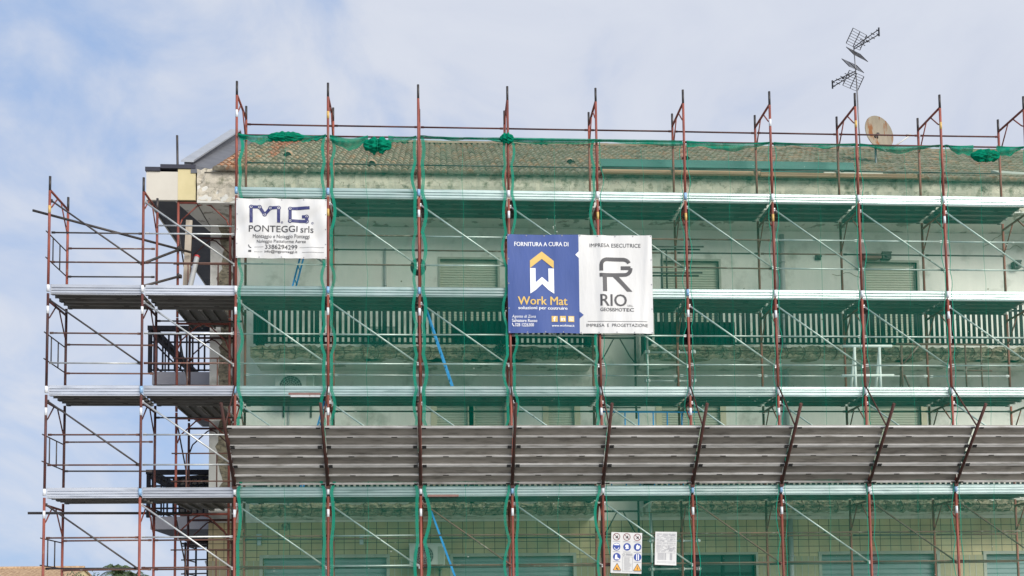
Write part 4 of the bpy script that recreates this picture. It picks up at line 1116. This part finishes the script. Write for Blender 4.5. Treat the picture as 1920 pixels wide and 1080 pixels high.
for (z, lb) in ((9.20, 'upper'), (8.62, 'lower')):
    o = single('tie_tube', 'dark_tube', (-1.78, .02, z-.37+(.37-.25)*(z < 9)), (-1.43, 1.47, z+.42), .026, 'short dark tie tube clamped to the corner frame, %s of two' % lb, 'tube')
    t = MB(); coupler(t, -1.44, 1.45, z+.41); t.build('coupler', 'dark_tube', o)
for (z, lb) in ((9.9, 'top lift'), (7.9, 'third lift'), (5.9, 'second lift'), (3.9, 'lowest lift')):
    single('diagonal_brace', 'dark_tube', (-1.46, 1.50, z), (-1.44, 2.46, z-1.1), .016, 'dark side brace running back behind the corner frame, %s' % lb, 'brace')
t = MB(); t.use('pvc').tube((-1.19, 1.0, 8.30), (-1.035, 1.28, 9.40), .052, 16, cap=False)
pp = t.build('waste_pipe', None); tag(pp, 'pale grey pipe with red end leaning on the upper left deck', 'pipe')
t = MB(); d = (Vector((-1.035, 1.28, 9.40))-Vector((-1.19, 1.0, 8.30))).normalized(); e = Vector((-1.035, 1.28, 9.40))
t.tube(e-d*.03, e+d*.012, .055, 16, cap=False); t.tube(e-d*.02, e-d*.012, .05, 16); t.build('red_cap', 'redcap', pp)
t = MB(); t.bar((-1.36, 1.62, 8.26), (-1.28, 1.62, 10.3), .13, .04, (0, 1, 0)); tag(t.build('timber_board', 'palewood'), 'pale upright timber board behind the corner frame', 'board')
# cover boards stacked on the lower side balcony
t = MB()
for i in range(5):
    t.bar((-2.15+i*.03, 4.05, 4.92+i*.05), (-1.30+i*.02, 4.15, 5.02+i*.045-(i % 2)*.04), .5, .025)
t.bar((-1.42, 4.0, 5.20), (-1.20, 4.1, 4.80), .5, .03)
t.prism([(3.9, 4.22), (4.5, 4.22), (4.5, 4.95), (3.9, 4.93)], -1.95, -1.35)
tag(t.build('board_stack', 'fan'), 'grey heap of boards on the lower side balcony', 'board heap')
# distant stair scaffold beyond the corner, bottom left
o = empty('stair_tower', (-2.42, 6.5, 0), 'dark scaffold tower with slanted stair behind the building corner, bottom left', 'scaffold tower')
for (x, y) in ((0, 0), (.55, 0), (1.15, 0), (0, 1.2), (1.15, 1.2)):
    t = MB(); t.tube((x, y, 0), (x, y, 3.85), .026, 8); t.build('post', 'dark_tube', o)
for z in (2.4, 2.7, 3.05, 3.4, 3.75):
    t = MB(); t.tube((-.1, 0, z), (1.25, 0, z+.02), .018, 7); t.build('rail', 'dark_tube', o)
    t = MB(); t.tube((-.02, 0, z+.02), (-.02, 1.2, z+.02), .018, 7); t.build('rail', 'dark_tube', o)
t = MB(); t.bar((.45, .3, 3.4), (1.05, .5, 1.6), .05, .16, (0, 1, 0)); t.bar((.45, .75, 3.4), (1.05, .95, 1.6), .05, .16, (0, 1, 0)); t.build('stair_stringer', 'galv', o)
t = MB()
for i in range(7): t.box(.47+i*.09, .60+i*.09, .32, .93, 3.25-i*.25, 3.28-i*.25)
t.build('stair_tread', 'galv', o)
t = MB(); t.box(-.1, 1.2, .02, 1.2, 3.80, 3.84); t.build('platform', 'dark_tube', o)

# ------------------------------------------------------------------ roof top things
def rz(y): return RZ0+SL*(y-RY0)+.06
t = MB(); t.prism([(1.38, 11.44), (1.395, 11.435), (1.465, 11.70), (1.45, 11.705)], 7.5, 13.1)
t.prism([(1.36, 11.50), (1.392, 11.485), (1.397, 11.50), (1.365, 11.515)], 7.52, 13.08)
for x in (7.55, 9.4, 11.2, 13.0): t.box(x, x+.03, 1.48, 1.72, 11.36, 11.60)
tag(t.build('steel_sheet', 'teal'), 'long dark teal sheet lying along the roof edge behind the net', 'metal sheet')
t = MB()
t.box(7.48, 10.9, 1.085, 1.17, 11.245, 11.32); t.box(10.905, 14.5, 1.08, 1.165, 11.225, 11.30)
tag(t.build('timber_board', 'wood'), 'long pale brown timber boards end to end along the eave edge', 'board')
t = MB(); t.box(12.3, 13.6, 1.09, 1.15, 11.301, 11.34); tag(t.build('timber_offcut', 'cream_w'), 'short whitish offcut lying on the brown eave boards', 'offcut')
t = MB(); t.bar((16.55, 1.9, 11.72), (18.6, 1.9, 11.62), .45, .05, (0, -.5, .86)); tag(t.build('loose_sheet', 'frame_w'), 'pale loose sheet lying on the tiles at the right edge', 'metal sheet')
# satellite dish
o = empty('satellite_dish', (14.62, 3.6, rz(3.6)), 'rust stained satellite dish on a post behind the top rails', 'satellite dish')
rel = lambda x, y, z: (x-14.62, y-3.6, z-rz(3.6))
nrm = Vector((.27, -.94, .18)).normalized(); ax = Vector((0, 0, 1)).cross(nrm).normalized(); ay = nrm.cross(ax)
ctr = Vector(rel(14.63, 3.62, 13.42))
t = MB()
def df(u, v):
    a = 2*math.pi*u; r_ = v
    return ctr+ax*(math.cos(a)*.40*r_)+ay*(math.sin(a)*.46*r_)+nrm*(.085*r_*r_-.085)
t.grid(df, 36, 8)
t.grid(lambda u, v: ctr+ax*(math.cos(2*math.pi*u)*(.40+.006*v))+ay*(math.sin(2*math.pi*u)*(.46+.006*v))+nrm*(-.012*v), 36, 1)
t.build('reflector', 'dish', o)
t = MB(); t.tube((-.06, .12, -.25), (-.06, .12, .42), .026, 10); t.tube((-.06, .12, .40), tuple(ctr-nrm*.09), .03, 8); t.build('mast', 'mast', o)
t = MB(); t.path([tuple(ctr-ay*.40), tuple(ctr-ay*.60+nrm*.10), tuple(ctr-ay*.62+nrm*.16), tuple(ctr-ay*.36+nrm*.50+ax*.42)], .017, 8); t.path([tuple(ctr-ay*.38-ax*.12), tuple(ctr-ay*.60+nrm*.10)], .012, 6); t.build('feed_arm', 'ac', o)
t = MB(); e = ctr-ay*.34+nrm*.50+ax*.44; t.tube(tuple(e), tuple(e-nrm*.12+ay*.07), .03, 10); t.build('receiver', 'ac', o)
t = MB(); c0 = ctr-ay*.02-ax*.02; t.bar(tuple(c0-ax*.08-ay*.08+nrm*-.06), tuple(c0+ax*.05+ay*.04+nrm*-.06), .03, .05); t.tube(tuple(c0+nrm*-.06-ay*.1), tuple(c0+nrm*-.055+ay*.05), .012, 6); t.build('bolt_plate', 'dark_tube', o)
t = MB(); t.box(-.15, .05, -.05, .25, -.26, -.10); t.bar((-.06, .12, .05), (.30, -.2, -.28), .04, .03); t.bar((-.06, .12, .05), (-.30, -.2, -.28), .04, .03); t.build('mast_foot', 'zincdark', o)
# aerial
AX, AY = 14.70, 5.0
o = empty('roof_aerial', (AX, AY, rz(AY)-.1), 'tall thin roof aerial mast carrying two grid antennas', 'aerial')
hz = 16.30-rz(AY)+.1
t = MB(); t.tube((.0, 0, 0), (-.03, 0, hz-1.0), .020, 8); t.tube((-.03, 0, hz-1.0), (-.075, 0, hz+.02), .014, 8); t.build('mast', 'mast', o)
def yagi(base, dr, up, mb_):
    d = Vector(dr).normalized(); side = d.cross(Vector((0, 0, 1))).normalized(); u = Vector((0, 0, 1)); B = Vector(base)
    tip = B+d*.74+u*up
    for s_ in (-.025, .025):
        mb_.tube(B+u*s_, tip+u*(s_*2.6), .014, 6)
    mb_.bar(tip-u*.11, tip+u*.11, .03, .03, d)
    for i in range(4):
        c = B+(tip-B)*(.36+i*.2); l = .10-.012*i
        mb_.bar(c-side*l+u*.05, c+side*l+u*.05, .014, .014); mb_.bar(c-side*l-u*.05, c+side*l-u*.05, .014, .014)
    mb_.tube(B+d*.4-u*.01, B+d*.4+u*.02, .03, 6)
def corner(base, dr, mb_):
    d = Vector(dr).normalized(); side = d.cross(Vector((0, 0, 1))).normalized(); u = Vector((0, 0, 1)); B = Vector(base)
    for sg in (1, -1):
        e = (-d*.02+u*sg*.05); f_ = d*.20+u*sg*.35
        for s_ in (-.29, 0, .29): mb_.bar(B+e+side*s_, B+f_+side*s_, .016, .016)
        for i in range(7):
            c = e+(f_-e)*(i/6.); mb_.tube(B+c-side*.29, B+c+side*.29, .006, 5)
b1 = (-.075, 0, hz-.02); b2 = (-.05, -.03, hz-.66)
for (b_, dr, up, lb) in ((b1, (.56, -.83, 0), .10, 'upper'), (b2, (-.52, .85, 0), -.02, 'lower')):
    t = MB(); yagi(b_, dr, up, t); ob = t.build('antenna_boom', 'aerial', o); ob['label'] = '%s antenna boom' % lb
    t = MB(); corner(b_, dr, t); ob2 = t.build('reflector_grid', 'aerial', ob)

# ------------------------------------------------------------------ things on the walls
def ac_unit(x0, x1, z0, z1, y, label, cols=1):
    o = empty('air_conditioner', (x0, y, z0), label, 'air conditioner', 'outdoor air conditioner units'); w_ = x1-x0; h = z1-z0
    t = MB(); t.box(0, w_, -.15, .15, 0, h); t.box(-.012, w_+.012, -.16, .155, h+.001, h+.018); t.build('casing', 'ac', o)
    c = (w_*.40, h*.5); r_ = min(h*.42, w_*.36)
    t = MB(); t.tube((c[0], -.153, c[1]), (c[0], -.156, c[1]), r_, 28); fn_ = t.build('fan_opening', 'acdark', o)
    t = MB()
    for q in range(5):
        rr_ = r_*(.25+.19*q); pts = [(c[0]+rr_*math.cos(2*math.pi*i/24), -.165, c[1]+rr_*math.sin(2*math.pi*i/24)) for i in range(25)]; t.path(pts, .004, 4)
    for i in range(8): a = math.pi*i/8; t.tube((c[0]-r_*math.cos(a), -.163, c[1]-r_*math.sin(a)), (c[0]+r_*math.cos(a), -.163, c[1]+r_*math.sin(a)), .004, 4)
    t.build('grille', 'ac', fn_)
    t = MB(); t.box(w_*.80, w_*.97, -.158, -.151, h*.1, h*.9); t.build('side_panel', 'frame_w', o)
    t = MB()
    for x in (.1, w_-.13): t.box(x, x+.03, -.2, .28, -.035, -.002); t.box(x, x+.03, .26, .29, -.3, -.035)
    t.build('bracket', 'dark_tube', o)
ac_unit(.45, 1.28, 6.56, 7.13, 2.3, 'white air conditioner half hidden below the upper left balcony')
ac_unit(2.42, 3.02, 7.66, 8.16, 2.3, 'air conditioner standing behind the upper left balcony railing')
ac_unit(3.31, 4.07, 2.92, 3.42, 2.3, 'white air conditioner on the tiled ground floor wall by the blue ladder')
# wall lamp, awning end and small boxes
def wallbox(x0, x1, z0, z1, mname, name, label, cat, d=.12):
    t = MB(); t.box(x0, x1, WY-d, WY-.002, z0, z1); t.box(x0-.015, x1+.015, WY-d-.01, WY-d+.02, z1-.02, z1+.015)
    t.tube(((x0+x1)/2, WY-d-.01, (z0+z1)/2), ((x0+x1)/2, WY-d-.03, (z0+z1)/2), min(x1-x0, z1-z0)*.3, 10)
    return tag(t.build(name, mname), label, cat)
wallbox(14.10, 14.30, 9.90, 10.05, 'dark_tube', 'wall_lamp', 'small dark wall lamp above the right shutter', 'lamp', .16)
wallbox(12.58, 12.70, 9.90, 9.98, 'dark_tube', 'junction_box', 'small dark junction box on the wall beside the drainpipe', 'junction box', .06)
wallbox(17.2, 17.36, 9.72, 9.88, 'acdark', 'wall_lamp', 'small grey wall lamp near the right edge', 'lamp', .16)
t = MB(); t.prism([(WY-.30, 9.86), (WY-.02, 9.90), (WY-.02, 10.06), (WY-.26, 9.98)], 13.62, 14.02); tag(t.build('awning_end', 'flap'), 'brown rolled awning end above the right shutter', 'awning')
wallbox(2.22, 2.30, 3.45, 3.65, 'galv', 'wall_fitting', 'small metal fitting on the tiled wall left of air conditioner', 'wall fitting', .08)
wallbox(.02, .10, 3.45, 3.68, 'galv', 'wall_fitting', 'small metal fitting high on the tiles, far left', 'wall fitting', .08)
t = MB(); t.tube((.62, WY-.035, 3.86), (.62, WY-.003, 3.86), .09, 18); t.tube((.62, WY-.06, 3.86), (.62, WY-.036, 3.86), .06, 14); tag(t.build('wall_vent', 'broken'), 'round brown vent on the tiled wall, far left', 'vent')
# coil hanging on an upright, dark bundle near the blue banner
t = MB()
for q in range(4):
    r_ = .09+.02*q; t.path([(3.56+r_*math.cos(2*math.pi*i/18), .93+q*.03, 9.13+1.15*r_*math.sin(2*math.pi*i/18)) for i in range(19)], .018, 6)
tag(t.build('cable_coil', 'dark_tube'), 'dark coil of cable hung on an inner upright left of the shutter', 'cable coil')
rn2 = random.Random(12); t = MB()
for q in range(14):
    p = Vector((5.28+rn2.uniform(-.10, .10), .88+rn2.uniform(-.05, .05), 7.40+rn2.uniform(-.14, .14))); d = Vector((rn2.uniform(-1, 1), rn2.uniform(-.4, .4), rn2.uniform(-1, 1))).normalized()*.13
    t.path([p-d, p, p+Vector((d.z, d.y, -d.x))*.8], .018, 6)
tag(t.build('clamp_bundle', 'dark_tube'), 'tangle of dark clamps hung under the blue banner', 'clamp bundle')

# ------------------------------------------------------------------ distance: house and palms at the lower left
o = empty('tiled_house', (-23.2, 45, 0), 'cream house with tan tiled roof far off at the lower left', 'house')
t = MB(); t.poly([(-14, 0, 0), (4.55, 0, 0), (4.55, 0, 4.5), (-14, 0, 4.5)]); t.poly([(4.55, 0, 0), (4.55, 9, 0), (4.55, 9, 4.5), (4.55, 4.5, 5.60), (4.55, 0, 4.5)])
t.poly([(4.55, 9, 0), (-14, 9, 0), (-14, 9, 4.5), (4.55, 9, 4.5)]); t.poly([(-14, 9, 0), (-14, 0, 0), (-14, 0, 4.5), (-14, 4.5, 5.6), (-14, 9, 4.5)]); t.build('wall', 'house', o)
t = MB()
for i in range(64):
    x = -14.2+i*.295
    t.prism([(-.4, 4.40), (4.5, 5.66), (4.5, 5.72), (-.4, 4.46)], x, x+.27)
    t.prism([(4.5, 5.66), (9.4, 4.40), (9.4, 4.46), (4.5, 5.72)], x, x+.27)
t.prism([(-.38, 4.36), (4.5, 5.62), (4.5, 5.655), (-.38, 4.395)], -14.2, 4.65); t.prism([(4.5, 5.62), (9.38, 4.36), (9.38, 4.395), (4.5, 5.655)], -14.2, 4.65)
t.tube((-14.2, 4.5, 5.73), (4.66, 4.5, 5.73), .12, 8); t.build('roof', 'tan_tile', o)
for x in (-8, -3, 1.5): t = MB(); t.box(x, x+1.1, -.05, -.005, 1.2, 2.6); t.build('window', 'door_dark', o)
def palm(x, y, h, label, seed, n=26, L_=1.7):
    o = empty('palm_tree', (x, y, 0), label, 'palm tree', 'palms beyond the scaffold'); rn = random.Random(seed)
    t = MB(); t.tube((0, 0, 0), (.1, 0, h*.5), .19, 9, .15); t.tube((.1, 0, h*.5), (.12, 0, h), .15, 9, .13); t.build('trunk', 'trunk', o)
    t = MB()
    for i in range(n):
        a = rn.uniform(0, 6.28); el = rn.uniform(-.3, 1.3); pts = []
        for s_ in range(8):
            u = s_/7; e = el-u*1.5; pts.append(Vector((.12, 0, h))+Vector((math.cos(a)*math.cos(el), math.sin(a)*math.cos(el), math.sin(el)))*L_*u+Vector((0, 0, -1.1*u*u)))
        t.path(pts, .014, 4)
        for s_ in range(1, 8):
            p = pts[s_]; d = (pts[s_]-pts[s_-1]).normalized(); sd = d.cross(Vector((0, 0, 1))).normalized()
            for w_ in (-1, 1):
                for k_ in range(4):
                    c = p-d*(k_*.06); ln = .42*(1-.5*s_/8)*rn.uniform(.8, 1.1); e_ = c+sd*w_*ln+d*ln*.5+Vector((0, 0, -ln*.45))
                    t.poly([c-d*.02, e_, c+d*.025])
    t.build('crown', 'leaf', o)
palm(-13.9, 40, 4.75, 'palm tree left of the second scaffold upright, taller of two', 1)
palm(-12.7, 39, 4.45, 'palm tree right of the taller palm, lower left', 2, 22, 1.5)
o = empty('bushy_tree', (-16.3, 43, 0), 'grey green bushy tree between the far house and the palms', 'tree'); rn2 = random.Random(3)
t = MB(); t.tube((0, 0, 0), (.05, 0, 3.2), .16, 8, .09)
for q in range(6): a = q*1.05; t.tube((.05, 0, 2.6+.1*q), (.05+.9*math.cos(a), .9*math.sin(a), 3.9+.1*q), .06, 6, .02)
t.build('trunk', 'trunk', o)
t = MB()
for q in range(26):
    c = Vector((rn2.uniform(-1.2, 1.2), rn2.uniform(-1.1, 1.1), 3.9+rn2.uniform(-.8, 1.0)))
    for _ in range(60):
        p = c+Vector((rn2.gauss(0, .2), rn2.gauss(0, .2), rn2.gauss(0, .17))); a = Vector((rn2.uniform(-1, 1), rn2.uniform(-1, 1), rn2.uniform(-1, 1))).normalized()*.09; b_ = a.orthogonal().normalized()*.035
        t.poly([p-a, p+b_, p+a, p-b_])
t.build('crown', 'leaf2', o)
